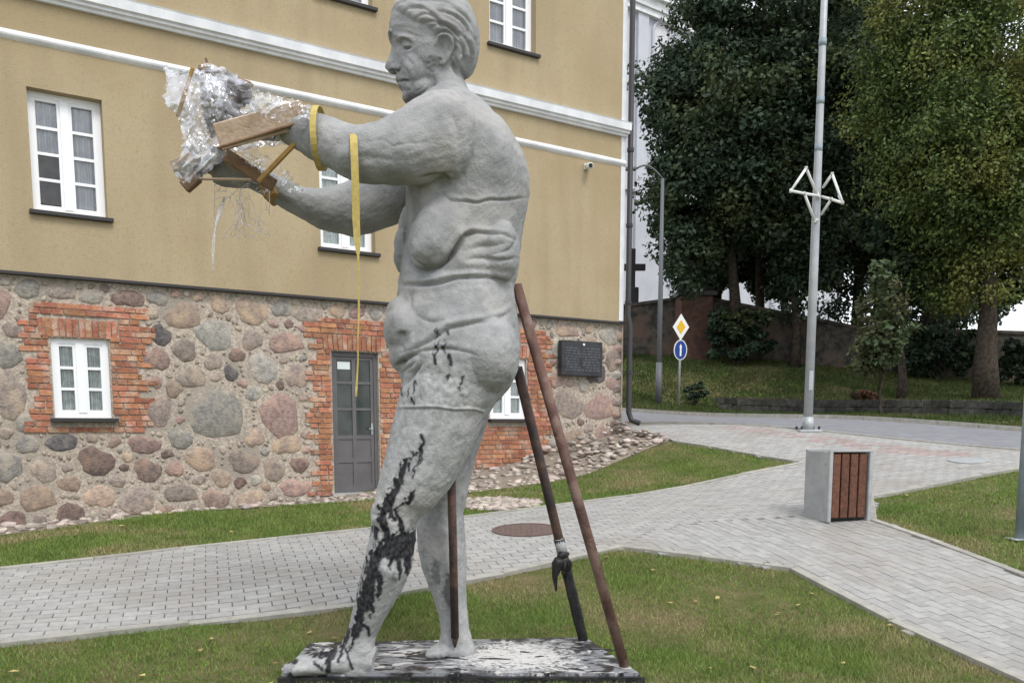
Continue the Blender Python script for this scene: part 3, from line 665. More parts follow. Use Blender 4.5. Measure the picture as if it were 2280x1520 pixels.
tmp = link('rough', mesh_of('rough', L.v, L.f))
md = tmp.modifiers.new('r', 'REMESH'); md.mode = 'VOXEL'; md.voxel_size = .0062
sm = tmp.modifiers.new('s', 'SMOOTH'); sm.factor = .5; sm.iterations = 9
dg = bpy.context.evaluated_depsgraph_get(); body = bpy.data.meshes.new_from_object(tmp.evaluated_get(dg)); bpy.data.objects.remove(tmp); body.name = 'body'
nv = len(body.vertices); BV = np.empty(nv*3, np.float32); body.vertices.foreach_get('co', BV); BV = BV.reshape(-1,3).astype(float)
BN = np.empty(nv*3, np.float32); body.vertices.foreach_get('normal', BN); BN = BN.reshape(-1,3).astype(float)
print('body verts', nv)
UV = proj(BV); view = BV-np.array([0,0,CAMZ]); view /= np.linalg.norm(view, axis=1)[:,None]; FACE = np.clip(-(BN*view).sum(1)*1.8, 0, 1)
DISP = np.zeros(nv); NEAR = BV[:,1]-YS
def polyd(pts, U, V):
    best = np.full(len(U), 1e9); sg = np.zeros(len(U)); tt = np.zeros(len(U)); tot = 0; n = len(pts)-1
    for i in range(n):
        ax, ay = pts[i]; bx, by = pts[i+1]; dx, dy = bx-ax, by-ay; l2 = dx*dx+dy*dy+1e-9
        t = np.clip(((U-ax)*dx+(V-ay)*dy)/l2, 0, 1); ex = U-(ax+t*dx); ey = V-(ay+t*dy); d = np.hypot(ex, ey); m = d < best
        best[m] = d[m]; sg[m] = np.sign(ey)[m]; tt[m] = ((i+t)/n)[m]
    return best, sg, tt
def smooth_pts(pts, k=4):
    P = [np.array(p, float) for p in pts]; out = []
    for i in range(len(P)-1):
        p0, p1, p2, p3 = P[max(i-1,0)], P[i], P[i+1], P[min(i+2,len(P)-1)]
        for j in range(k):
            t = j/k; out.append(tuple(.5*((2*p1)+(-p0+p2)*t+(2*p0-5*p1+4*p2-p3)*t*t+(-p0+3*p1-3*p2+p3)*t**3)))
    out.append(tuple(P[-1])); return out
def sel(pts, pad, ymax=9, ymin=-9):
    a = np.array(pts); lo = a.min(0)-pad; hi = a.max(0)+pad
    return np.where((UV[:,0] > lo[0]) & (UV[:,0] < hi[0]) & (UV[:,1] > lo[1]) & (UV[:,1] < hi[1]) & (FACE > 0) & (NEAR < ymax) & (NEAR > ymin))[0]
def crease(pts, depth, w, up=0.0, down=0.0, taper=True, ymax=9, ymin=-9):
    pts = smooth_pts(pts); k = sel(pts, w*7, ymax, ymin)
    if len(k) == 0: return
    d, sg, t = polyd(pts, UV[k,0], UV[k,1]); wt = np.sin(np.pi*np.clip(t, .04, .96))**.5 if taper else 1
    q = -depth*np.exp(-(d/w)**2) - (.45*depth*np.exp(-(d/1.7)**2) if depth > .006 else 0)
    if up: q = q + up*np.exp(-((d-2.2*w)/(1.6*w))**2)*(sg < 0)
    if down: q = q + down*np.exp(-((d-2.2*w)/(1.6*w))**2)*(sg > 0)
    DISP[k] += q*wt*FACE[k]
def bump(u, v, ru, rv, amt, rot=0, ymax=9, ymin=-9):
    k = sel([(u-ru*2.2,v-rv*2.2),(u+ru*2.2,v+rv*2.2)], max(ru,rv), ymax, ymin); x = UV[k,0]-u; y = UV[k,1]-v; c, s_ = math.cos(rot), math.sin(rot)
    DISP[k] += amt*np.exp(-(((x*c+y*s_)/ru)**2+((-x*s_+y*c)/rv)**2))*FACE[k]
# --- face
bump(1005,38,52,36,.026); bump(1042,105,20,46,.022); bump(915,12,34,18,.022); bump(960,28,30,20,.016); bump(897,104,15,10,-.022); bump(903,101,9,6,.016); bump(885,99,5,9,-.026)
crease([(888,95),(897,88),(908,90),(918,99)], .012, 2.6, up=.008); crease([(892,108),(902,108),(915,105)], .015, 2.4, up=.006, down=.006); crease([(888,97),(900,95),(912,101)], .006, 2)
bump(893,80,20,6,.010,.2); crease([(900,70),(920,78),(940,84)], .004, 3); crease([(885,60),(905,62),(930,66)], .003, 3); crease([(882,48),(900,47),(918,50)], .003, 3)
crease([(897,125),(908,132),(918,143),(924,152)], .005, 3.5); crease([(891,142),(901,152),(910,166),(916,180),(919,192)], .007, 3.2, up=.002)
bump(884,151,7,6,.010); crease([(868,158),(878,158),(886,158),(892,151)], .016, 2.6); bump(879,159,7,3.5,-.022)
crease([(885,184),(894,180),(904,179),(911,181)], .018, 2.4, up=.006, down=.006); crease([(893,200),(902,202),(912,201)], .008, 3.5); bump(898,191,8,4,.006)
bump(907,216,12,9,.008); crease([(911,183),(917,192),(919,203)], .006, 3)
crease([(928,212),(945,205),(962,192),(970,175)], .010, 6); bump(962,180,8,10,-.010); bump(928,158,16,18,.003); bump(945,195,16,10,.002); crease([(922,205),(935,200),(950,186)], .005, 3.5)
for q in [(958,130),(953,142),(967,148),(962,160),(976,138),(955,155),(980,132),(966,136)]: bump(*q, 3.2, 3.2, -.008)
# ear
ear = [(971,98),(974,86),(984,79),(996,82),(1004,94),(1004,112),(997,126),(988,138),(981,140)]
crease(ear, -.026, 4.2); bump(985,105,9,15,-.020); crease([(1011,90),(1014,108),(1008,126),(1000,140)], .018, 4.5); crease([(968,90),(975,77),(988,72),(1002,76),(1012,88)], .012, 3.5)
bump(990,106,5,12,.012); bump(983,135,6,8,.014); bump(980,133,3,3,-.012)
# hair
hairline = [(880,22),(890,28),(903,36),(915,44),(928,50),(940,52),(952,60),(962,70),(968,84)]
crease(hairline, .008, 5, up=.012)
for q, a in [([(905,30),(920,22),(945,24),(965,38)],.010),([(925,45),(950,36),(975,48),(985,66)],.010),([(940,52),(970,52),(1000,62),(1018,80)],.012),([(960,62),(985,58),(1010,72),(1024,96)],.010),
             ([(930,10),(960,5),(995,12),(1025,35)],.008),([(975,30),(1005,38),(1030,58),(1042,85)],.010),([(990,18),(1020,32),(1045,60),(1054,90)],.009),([(1012,90),(1026,104),(1030,125),(1024,150)],.010),
             ([(1022,78),(1040,98),(1044,125),(1036,150)],.010),([(1040,70),(1054,95),(1054,120)],.008),([(885,15),(905,8),(930,-2)],.007),([(1012,128),(1020,145),(1030,165)],.008)]:
    crease(q, a*.75, 3.0, up=a*.55, down=a*.3)
crease([(1008,140),(1013,155),(1022,170)], .012, 4)
# --- neck, shoulder, back
crease([(900,236),(925,222),(955,210),(985,203),(1006,206),(1016,218)], .016, 6, down=.008)
crease([(1014,222),(1006,250),(1020,290),(1022,330),(1016,360)], .008, 9); crease([(1030,380),(1034,400),(1026,425)], .006, 6)
bump(1085,340,50,80,.006); bump(1000,240,34,26,.012)
crease([(940,398),(970,394),(992,398),(1000,405)], .03, 7, ymax=0); bump(982,408,14,9,-.03)
crease([(985,430),(1005,445),(1040,448),(1062,452),(1090,445),(1120,446),(1176,440)], .012, 3.2, up=.005)
crease([(1005,384),(980,392),(940,399)], .012, 5)
crease([(815,318),(850,312),(875,325),(905,320),(940,318),(965,308)], .0035, 3.5); bump(812,350,20,10,-.012); crease([(800,362),(840,352),(870,356)], .004, 5); bump(870,375,34,14,.010); bump(760,350,22,18,.010); crease([(790,300),(783,330),(790,365)], .008, 6)

# --- breasts and ribs
crease([(908,570),(914,588),(926,598),(945,602),(968,597),(990,583),(1008,563),(1022,543),(1035,527),(1050,519)], .034, 6, up=.016, ymax=.05)
crease([(908,500),(905,530),(907,560),(912,590)], .03, 4.5); bump(922,562,5,6,.006); bump(965,552,38,34,.012)
crease([(1035,524),(1060,518),(1090,521),(1120,522),(1150,535)], .011, 4, up=.010); crease([(1155,480),(1152,520),(1143,548),(1125,560),(1095,566)], .010, 4.5)
crease([(1048,556),(1075,548),(1100,546),(1128,540)], .009, 6, up=.007); crease([(1040,578),(1075,574),(1110,580),(1150,575)], .010, 5, up=.007); crease([(985,612),(1030,602),(1080,600),(1150,605)], .006, 7)
crease([(960,585),(985,600),(1000,596)], .006, 5); crease([(1070,540),(1078,560),(1070,580)], .005, 6)
# --- waist, belly, hip
crease([(884,648),(886,632),(893,622)], .012, 4); crease([(888,633),(910,634),(940,634),(975,630),(1010,620),(1050,617),(1090,618),(1138,630)], .020, 4.2, up=.014, down=.008)
crease([(893,620),(905,610),(930,612)], .006, 5); crease([(907,640),(912,665),(910,690),(908,715)], .010, 7); bump(885,705,20,26,.012)
bump(896,746,8,9,-.032); bump(893,735,12,6,.008); crease([(925,700),(945,712),(970,716),(1010,706)], .007, 6, up=.005); crease([(1000,700),(1060,700),(1110,688),(1138,665)], .006, 7)
crease([(905,782),(930,774),(955,760),(978,744),(1000,731),(1040,722),(1085,713),(1120,704),(1134,695)], .016, 5, up=.012)
crease([(918,784),(945,781),(970,778),(1005,777),(1035,783),(1060,790)], .010, 4.5, up=.007); crease([(880,814),(895,808),(915,792),(930,788)], .020, 5, up=.01); bump(1105,745,26,18,-.008)
crease([(896,862),(906,846),(922,828),(938,812)], .022, 5); crease([(890,832),(905,822),(925,806)], .012, 4)
crease([(1000,640),(1030,652),(1065,648)], .004, 6); crease([(930,660),(960,668),(1010,662)], .004, 7); crease([(1080,640),(1110,660),(1130,690)], .004, 8)
crease([(1070,912),(1095,905),(1125,880)], .008, 8); bump(1095,830,60,60,.010)
# --- legs
crease([(886,906),(930,905),(975,905),(1010,910),(1050,909),(1076,916)], -.010, 2.6, taper=False); crease([(886,911),(930,910),(975,910),(1010,915),(1050,914)], .006, 2.4)
crease([(975,925),(955,985),(925,1060)], .007, 12); crease([(1040,930),(1010,1000),(985,1070)], .006, 14)
bump(848,1125,20,14,.018); bump(842,1158,16,12,.014); crease([(828,1143),(845,1148),(866,1140)], .010, 4); crease([(860,1110),(872,1135),(868,1165)], .010, 7); crease([(835,1175),(850,1185),(868,1178)], .008, 5)
crease([(925,1120),(915,1155),(920,1190)], .008, 8); crease([(840,1210),(826,1280),(808,1350),(792,1410)], .006, 7); crease([(890,1230),(874,1300),(850,1370)], .008, 10)
bump(822,1448,12,12,.014); crease([(800,1425),(780,1450),(750,1462)], .006, 6); bump(1030,1425,10,10,.008)
rngp = np.random.RandomState(5)
for _ in range(60):                                  # plaster drips and lumps on the thigh
    u, v = rngp.uniform(905,1040), rngp.uniform(795,900); bump(u, v, rngp.uniform(2.5,6), rngp.uniform(4,11), rngp.choice([-.006,.005]))
for _ in range(90):
    u = rngp.uniform(815,930); v = rngp.uniform(1090,1290); bump(u, v, rngp.uniform(3,6), rngp.uniform(5,14), rngp.choice([-.007,.006]), .3)
# hand-modelled surface unevenness
def vnoise(P, sc, seed):
    rr = np.random.RandomState(seed); o = np.zeros(len(P))
    for k in range(14):
        d = rr.normal(size=3); d /= np.linalg.norm(d); f = sc*rr.uniform(.6,1.7); o += np.sin(P@d*f*6.283+rr.uniform(0,6.28)+1.3*np.sin(P@np.roll(d,1)*f*4.1+rr.uniform(0,6)))
    return o/14**.5
N1 = vnoise(BV, 5, 1); N2 = vnoise(BV, 14, 2); N3 = vnoise(BV, 34, 3)
DISP += .0026*N1*(UV[:,1] > 230)+.0011*N2+.0007*N3
BV += BN*np.clip(DISP, -.05, .04)[:,None]
body.vertices.foreach_set('co', BV.astype(np.float32).ravel()); body.update()
# --- paint on the legs: real tar-black paint and pale plaster
UVN = UV + np.stack([N2*1.6+N3*1.0, N2*3.2+N3*2.2], 1)
BLK = np.zeros(nv); WHT = np.zeros(nv)
def paint(pts, w, w2=None, amt=1.0, ymax=9, ymin=-9):
    pts = smooth_pts(pts, 3); k = sel(pts, w*2.5+6, ymax, ymin); d, sg, t = polyd(pts, UVN[k,0], UVN[k,1]); ww = w+((w2 if w2 is not None else w)-w)*t
    fl = np.clip(.72+.55*N3[k]+.45*N2[k], 0, 1)             # worn and flaking where the coat is thin
    core = np.clip((ww*.92-d)/2.5+.5, 0, 1); edge = np.clip((ww*1.2-d)/4.0+.5, 0, 1)*fl; halo = .32*np.clip((ww*1.5+3-d)/6, 0, 1)*np.clip(.5+.6*N3[k]-.3*N2[k], 0, 1)
    BLK[k] = np.maximum(BLK[k], amt*np.maximum(np.maximum(core*(.9+.1*fl), edge), halo))
nl = .02
for q in [((938,968),(944,985),(936,996),(924,1012),(906,1024),(900,1034)),((940,990),(934,1010),(926,1034),(918,1062)),((942,985),(938,1015),(930,1040)),((910,1030),(912,1052))]: paint(q, 3.6, 2.2, ymax=nl)
paint([(902,1030),(893,1055),(884,1080),(874,1105),(864,1122)], 6.5, 10, ymax=nl); paint([(886,1078),(870,1100),(866,1130),(872,1150)], 7, 5, ymax=nl); paint([(921,1088),(915,1108),(910,1122)], 4, 5.5, ymax=nl); paint([(905,1115),(890,1128),(878,1140)], 4, 3, ymax=nl)
paint([(855,1130),(852,1150),(858,1180),(866,1205),(878,1222)], 7, 11, ymax=nl); paint([(880,1140),(892,1160),(896,1184)], 4, 6, ymax=nl); paint([(868,1150),(880,1156)], 6, 4, ymax=nl); paint([(835,1178),(838,1196)], 7, 5, ymax=nl)
paint([(866,1210),(885,1205),(902,1200),(914,1198)], 15, 18, ymax=nl); paint([(868,1228),(892,1228),(910,1222)], 16, 16, ymax=nl); paint([(906,1235),(908,1255),(906,1274)], 9, 5, ymax=nl); paint([(886,1238),(890,1262),(888,1286)], 7, 2.5, ymax=nl); paint([(872,1240),(868,1262)], 7, 3, ymax=nl); paint([(918,1195),(922,1225)], 7, 6, ymax=nl)
paint([(846,1222),(836,1240),(828,1264),(822,1292),(816,1322),(810,1346)], 13, 16, ymax=nl); paint([(832,1268),(842,1282),(846,1300),(840,1322)], 10, 6, ymax=nl); paint([(822,1300),(828,1330),(826,1356)], 9, 4, ymax=nl); paint([(812,1330),(803,1362),(800,1384)], 9, 6, ymax=nl); paint([(845,1300),(842,1330)], 6, 3, ymax=nl)
paint([(822,1350),(832,1358),(824,1372)], 4, 2.5, ymax=nl); paint([(800,1378),(795,1398),(790,1412)], 10, 9, ymax=nl); paint([(806,1392),(818,1396),(822,1412)], 6, 3, ymax=nl); paint([(790,1405),(784,1430),(774,1452)], 4, 2.5, ymax=nl); paint([(775,1402),(770,1424),(760,1446),(752,1470)], 5, 4, ymax=nl); paint([(770,1446),(778,1470),(786,1490)], 2.2, 3, ymax=nl)
paint([(745,1440),(735,1465),(728,1490)], 7, 6, ymax=nl); paint([(690,1452),(712,1458),(735,1455)], 5, 7, ymax=nl); paint([(655,1470),(640,1466),(625,1472)], 8, 10, ymax=nl); paint([(700,1475),(715,1485)], 4, 4, ymax=nl)
for q, a in [(((972,772),(968,790),(972,812)),4.5),(((992,764),(985,776)),3),(((1000,795),(1004,806),(1003,815)),5),(((997,832),(996,842)),4.5),(((1030,836),(1027,852),(1022,864)),3.8),(((985,772),(990,784)),3),(((995,735),(998,744)),3.5),(((975,738),(965,748)),2),(((926,852),(920,875)),2.5),(((912,866),(906,880)),2.2),(((893,867),(895,880)),3),(((920,893),(921,900)),3.2),(((980,762),(966,776)),2.2)]: paint(q, a, a*.6, ymax=nl)
paint([(968,1258),(972,1285),(978,1296)], 9, 5, .55, ymin=.05); paint([(1000,1290),(994,1316),(1004,1340)], 8, 9, .6, ymin=.05); paint([(990,1318),(1002,1346)], 6, 5, .55, ymin=.05)
lowz = np.clip((UV[:,1]-700)/260, 0, 1); WHT = .55*lowz + .35*np.clip(N1*.6, 0, 1)*(UV[:,1] > 560) + .25*np.clip((BN[:,2]-.2), 0, 1)
for (u, v, r) in [(1095,600,40),(985,850,70),(930,545,30),(1060,605,50),(880,1180,20),(858,1260,20)]: WHT += .45*np.exp(-((UV[:,0]-u)**2+(UV[:,1]-v)**2)/r**2)
dark = np.zeros(nv)
ca = body.color_attributes.new('paint', 'FLOAT_COLOR', 'POINT'); ca.data.foreach_set('color', np.stack([BLK, np.clip(WHT,0,1), dark, np.ones(nv)], 1).astype(np.float32).ravel())
body.polygons.foreach_set('use_smooth', [True]*len(body.polygons))
def statue_mat():
    m = mat('grey_sculpting_concrete', (.335,.337,.332), (.228,.232,.232), 5.5, .9, .40, 85, c3=(.36,.35,.335), s3=2.2, det=10, lo=.3, hi=.7, spec=.2)
    t = m.node_tree; N = t.nodes; Lk = t.links; b = N['Principled BSDF']; src = b.inputs['Base Color'].links[0].from_socket
    at_ = N.new('ShaderNodeAttribute'); at_.attribute_name = 'paint'; sep = N.new('ShaderNodeSeparateColor'); Lk.new(at_.outputs['Color'], sep.inputs[0])
    g = N.new('ShaderNodeNewGeometry'); nn = N.new('ShaderNodeTexNoise'); nn.inputs['Scale'].default_value = 26; nn.inputs['Detail'].default_value = 6; Lk.new(g.outputs['Position'], nn.inputs['Vector'])
    mr = N.new('ShaderNodeMapRange'); mr.inputs[1].default_value = .3; mr.inputs[2].default_value = .7; Lk.new(nn.outputs[0], mr.inputs[0])
    mu = N.new('ShaderNodeMath'); mu.operation = 'MULTIPLY'; Lk.new(sep.outputs[1], mu.inputs[0]); Lk.new(mr.outputs[0], mu.inputs[1])
    x = N.new('ShaderNodeMix'); x.data_type = 'RGBA'; x.inputs[7].default_value = (.46,.46,.455,1); Lk.new(mu.outputs[0], x.inputs[0]); Lk.new(src, x.inputs[6])
    y = N.new('ShaderNodeMix'); y.data_type = 'RGBA'; y.inputs[7].default_value = (.014,.014,.017,1); Lk.new(sep.outputs[0], y.inputs[0]); Lk.new(x.outputs[2], y.inputs[6]); Lk.new(y.outputs[2], b.inputs['Base Color'])
    r = N.new('ShaderNodeMapRange'); r.inputs[3].default_value = .88; r.inputs[4].default_value = .42; Lk.new(sep.outputs[0], r.inputs[0]); Lk.new(r.outputs[0], b.inputs['Roughness'])
    return m
M['statue'] = statue_mat()
PZ = .048
sc_ = S(1000, 1470, 0); statue = empty('statue', (sc_.x, YS, PZ), label='oversized grey concrete statue of a walking nude elderly woman, black paint down one leg', cat='statue')
def part(name, me_or_mb, m, parent=None, smooth=False, world=True):
    parent = parent or statue
    o = me_or_mb.build(name, m, None, smooth) if isinstance(me_or_mb, MB) else link(name, me_or_mb, m)
    root = parent
    o.parent = parent; off = Vector(root.location) if root.type == 'EMPTY' else Vector(root.parent.location)
    if root.type == 'EMPTY': o.location = -off
    return o
part('body', body, M['statue'])
# base plate, painted and splashed
def plate_mat():
    m = mat('splashed_plate', (.012,.012,.014), (.03,.028,.028), 8, .45, .4, 60); t = m.node_tree; N = t.nodes; Lk = t.links; b = N['Principled BSDF']; src = b.inputs['Base Color'].links[0].from_socket
    g = N.new('ShaderNodeNewGeometry'); mp = N.new('ShaderNodeMapping'); mp.inputs['Scale'].default_value = (1,1.6,1); Lk.new(g.outputs['Position'], mp.inputs[0])
    def nz(s, a, c, d=6):
        n = N.new('ShaderNodeTexNoise'); n.inputs['Scale'].default_value = s; n.inputs['Detail'].default_value = min(d, 3.5); n.inputs['Distortion'].default_value = 2.2; Lk.new(mp.outputs[0], n.inputs['Vector'])
        r = N.new('ShaderNodeMapRange'); r.inputs[1].default_value = a; r.inputs[2].default_value = c; Lk.new(n.outputs[0], r.inputs[0]); return r.outputs[0]
    def mix(f, a, c):
        x = N.new('ShaderNodeMix'); x.data_type = 'RGBA'; Lk.new(f, x.inputs[0])
        for k, q in ((6,a),(7,c)):
            if isinstance(q, tuple): x.inputs[k].default_value = (*q,1)
            else: Lk.new(q, x.inputs[k])
        return x.outputs[2]
    c = mix(nz(2.2,.44,.54), src, (.22,.225,.24)); c = mix(nz(3.6,.54,.60), c, (.55,.54,.52)); c = mix(nz(4.5,.56,.60), c, (.015,.015,.017)); c = mix(nz(40,.60,.74), c, (.34,.33,.32))
    # spilled dry plaster powder in the middle
    d = N.new('ShaderNodeVectorMath'); d.operation = 'DISTANCE'; pc = at(1150,1470,6.0); d.inputs[1].default_value = (pc.x,pc.y,PZ); Lk.new(g.outputs['Position'], d.inputs[0])
    r = N.new('ShaderNodeMapRange'); r.inputs[1].default_value = .10; r.inputs[2].default_value = .58; r.inputs[3].default_value = 1; r.inputs[4].default_value = 0; Lk.new(d.outputs['Value'], r.inputs[0])
    n2 = nz(14,.30,.62); mu = N.new('ShaderNodeMath'); mu.operation = 'MULTIPLY'; Lk.new(r.outputs[0], mu.inputs[0]); Lk.new(n2, mu.inputs[1]); pw = N.new('ShaderNodeMapRange'); pw.inputs[1].default_value = .18; pw.inputs[2].default_value = .42; Lk.new(mu.outputs[0], pw.inputs[0])
    c = mix(pw.outputs[0], c, (.62,.61,.59)); Lk.new(c, b.inputs['Base Color']); return m
M['plate'] = plate_mat()
pc = [gnd(625,1508), gnd(1425,1508)]
P0 = Vector((S(628,1506,-.29).x, YS-.29, PZ)); P1 = Vector((S(1424,1506,-.29).x, YS-.29, PZ)); P2 = Vector((at(1303,1424,6.55).x, 6.55, PZ)); P3 = Vector((at(690,1440,6.38).x, 6.38, PZ))
pm = MB(); top = [P0,P1,P2,P3]; bot = [p-Vector((0,0,.05)) for p in top]; pm.add(top+bot, [(0,1,2,3),(7,6,5,4),(0,4,5,1),(1,5,6,2),(2,6,7,3),(3,7,4,0)])
part('base_plate', pm, M['plate'])
rim = MB()
rim.box((P0.x-.02,P0.y-.035,-.02),(P1.x+.03,P0.y-.004,.030)); part('plate_edge_bar', rim, M['black_paint'])
dr = MB(); rr = random.Random(9)
for k in range(16):                               # dried drips and rags of tar on the plate
    u = rr.uniform(680,1340); v = rr.uniform(1450,1502); p = gnd(u, v); y = 1.55/((v-950)/2000); p = Vector((at(u,v,y).x, min(max(y,5.62),6.3), PZ))
    a = rr.uniform(-.6,.6); l = rr.uniform(.05,.22); dr.tube([p, p+Vector((l*.5*math.cos(a), l*.5*math.sin(a), rr.uniform(.001,.004))), p+Vector((l*math.cos(a), l*math.sin(a), .003))], [rr.uniform(.003,.007), rr.uniform(.005,.009), .002], 7)
part('tar_drips', dr, M['black_paint'], smooth=True)['kind'] = 'stuff'
def pole(pts, r, m, name='support_pole'):
    return part(name, MB().tube(pts, r, 14), m, smooth=True)
pa_ = pole([S(1150,634,.0), Vector((at(1391,1494,5.72).x,5.72,PZ))], .0335, M['rust'])
pb_ = pole([S(1152,818,.12), Vector((at(1299,1424,6.45).x,6.45,PZ))], .033, M['rust_dark']); 
e0, e1 = S(1152,818,.12), Vector((at(1299,1424,6.45).x,6.45,PZ)); lerp = lambda t: e0+(e1-e0)*t
tr = MB().tube([lerp(t) for t in np.linspace(.60,.995,14)], [.036+.004*rr.random() for _ in range(14)], 12)
ob = part('tar_coat', tr, M['black_paint'], smooth=True)
cl = MB()
for k in range(6): cl.tube([lerp(.66+.012*k)+Vector((rr.uniform(-.05,.02),rr.uniform(-.06,.0),rr.uniform(-.02,.02))) for _ in range(3)], [.03,.045,.02], 8)
c0 = lerp(.69)+Vector((-.05,-.05,0)); cl.tube([c0+Vector((0,-.04,.03)), c0, c0+Vector((-.02,.01,-.10)), c0+Vector((-.01,0,-.2))], [.03,.045,.02,.006], 8)
part('pole_clamp', cl, M['black_paint'], smooth=True)
pole([lerp(.60), lerp(.655)+Vector((.0,-.01,0))], .037, M['concrete'], 'plaster_lump')
pc_ = pole([S(1004,1030,-.12), S(1009,1230,-.02), S(1013,1418,.08)], .0275, M['rust_dark'])
part('pole_tip', MB().tube([S(1013,1416,.08), S(1013,1440,.10)], [.0275,.006], 12), M['rust_dark'], smooth=True)

# ------------------------------------------------------------------ straps
def band(pts, wdt, th, side):      # flat webbing along a path; side = width direction per point
    mb = MB(); vs = []
    for i, p in enumerate(pts):
        p = Vector(p); t = (Vector(pts[min(i+1,len(pts)-1)])-Vector(pts[max(i-1,0)])).normalized(); s_ = Vector(side[i] if isinstance(side, list) else side); s_ = (s_-t*s_.dot(t)).normalized(); nn = t.cross(s_)
        w_ = wdt[i] if hasattr(wdt, '__len__') else wdt
        vs += [p-s_*w_/2-nn*th/2, p+s_*w_/2-nn*th/2, p+s_*w_/2+nn*th/2, p-s_*w_/2+nn*th/2]
    n = len(pts); fs = [(4*i+k,4*i+(k+1)%4,4*(i+1)+(k+1)%4,4*(i+1)+k) for i in range(n-1) for k in range(4)] + [(3,2,1,0),(4*n-4,4*n-3,4*n-2,4*n-1)]
    mb.add(vs, fs); return mb
def ring_pts(u, v, dy, rw, rd, a0, a1, n=26, lean=0.0):
    c = S(u, v, dy); k = (YS+dy)/FPX
    return [c+Vector((lean*math.sin(a)*rw*k, -rd*math.cos(a), rw*k*math.sin(a))) for a in np.linspace(a0, a1, n)]
s1_ = ring_pts(712,309,-.365,63,.185,-math.pi,math.pi,34)
o = band(s1_, .036, .004, (1,0,0)).build('lashing_strap', M['strap']); tag(o, 'yellow lashing strap looped once around the near forearm beside the parcel', 'strap', 'yellow lashing straps')
pts = [S(788,300,-.30), S(786,284,-.36), S(784.5,279,-.45), S(785,284,-.54), S(787,300,-.605), S(788,320,-.635), S(789,345,-.645), S(790,370,-.64), S(791,400,-.635), S(792,440,-.62), S(793,490,-.61), S(795,530,-.60), S(797,560,-.60)]
wd_ = [.042]*len(pts); wd_[-1] = .024; wd_[-2] = .038
lo_ = [S(797.5,568,-.60), S(799,590,-.60), S(798,625,-.6), S(799,670,-.6), S(799,700,-.6), S(797,760,-.6), S(797,800,-.6), S(794,860,-.6), S(793,882,-.6)]
sd_ = [(1,0,0)]*len(pts)+[(math.cos(k*.9),math.sin(k*.9),0) for k in range(len(lo_))]
o = band(pts+lo_, wd_+[.013]*3+[.012]*6, .004, sd_).build('lashing_strap', M['strap']); tag(o, 'long yellow strap hanging from the near elbow to a thin twisted end by the door', 'strap', 'yellow lashing straps')

# ------------------------------------------------------------------ parcel in the hands
cpos = S(540, 330, -.08); parcel = empty('parcel', cpos, label='crumpled parcel of clear film and boards held in the statue\'s hands', cat='parcel')
def pp(name, mb, m, smooth=False):
    o = mb.build(name, m, parcel, smooth); o.location = -Vector(cpos); return o
def board(a, b, h_px, th, name, m, dya, dyb, tilt=0.0):   # upright plank between two points, its face to the viewer
    A = S(a[0], a[1], dya); B = S(b[0], b[1], dyb); x = (B-A).normalized(); yv = Vector((0,1,0)); z = x.cross(yv).normalized()
    if z.z < 0: z = -z
    R = Matrix.Rotation(tilt, 3, x); yv = R @ (z.cross(x)); z = R @ z; h = h_px/FPX*YS
    mat4 = Matrix(((x.x,yv.x,z.x,A.x),(x.y,yv.y,z.y,A.y),(x.z,yv.z,z.z,A.z),(0,0,0,1)))
    return pp(name, MB().box((0,-th/2,-h/2),((B-A).length,th/2,h/2), mat4, bev=.006), m)
board((484,306),(676,252), 50, .022, 'board', M['wood_pale'], -.42, -.42, .30)
board((488,332),(668,276), 6, .10, 'board', M['wood_brown'], -.37, -.40, .15)  # thin brown strip standing in for the shadow below the pale board
board((500,344),(612,414), 27, .03, 'board', M['wood_brown'], -.16, -.02, -.2)
board((598,412),(612,446), 30, .22, 'strap_wrap', M['strap_brown'], .20, .20)
board((410,418),(440,392), 26, .05, 'wood_block', M['wood_brown'], -.16, -.16)
board((385,372),(430,352), 22, .06, 'wood_block', M['wood_pale'], -.10, -.10)
board((398,398),(560,400), 5, .02, 'stick', M['wood_pale'], -.15, -.1)
board((430,150),(395,260), 9, .012, 'packing_strap', M['strap_brown'], -.40, -.36)
board((575,405),(690,285), 10, .02, 'packing_strap', M['strap_brown'], -.30, -.42)
board((458,128),(466,160), 5, .015, 'stick', M['wood_brown'], -.1, -.1)
board((445,152),(560,190), 10, .05, 'board', M['wood_brown'], -.02, -.12)
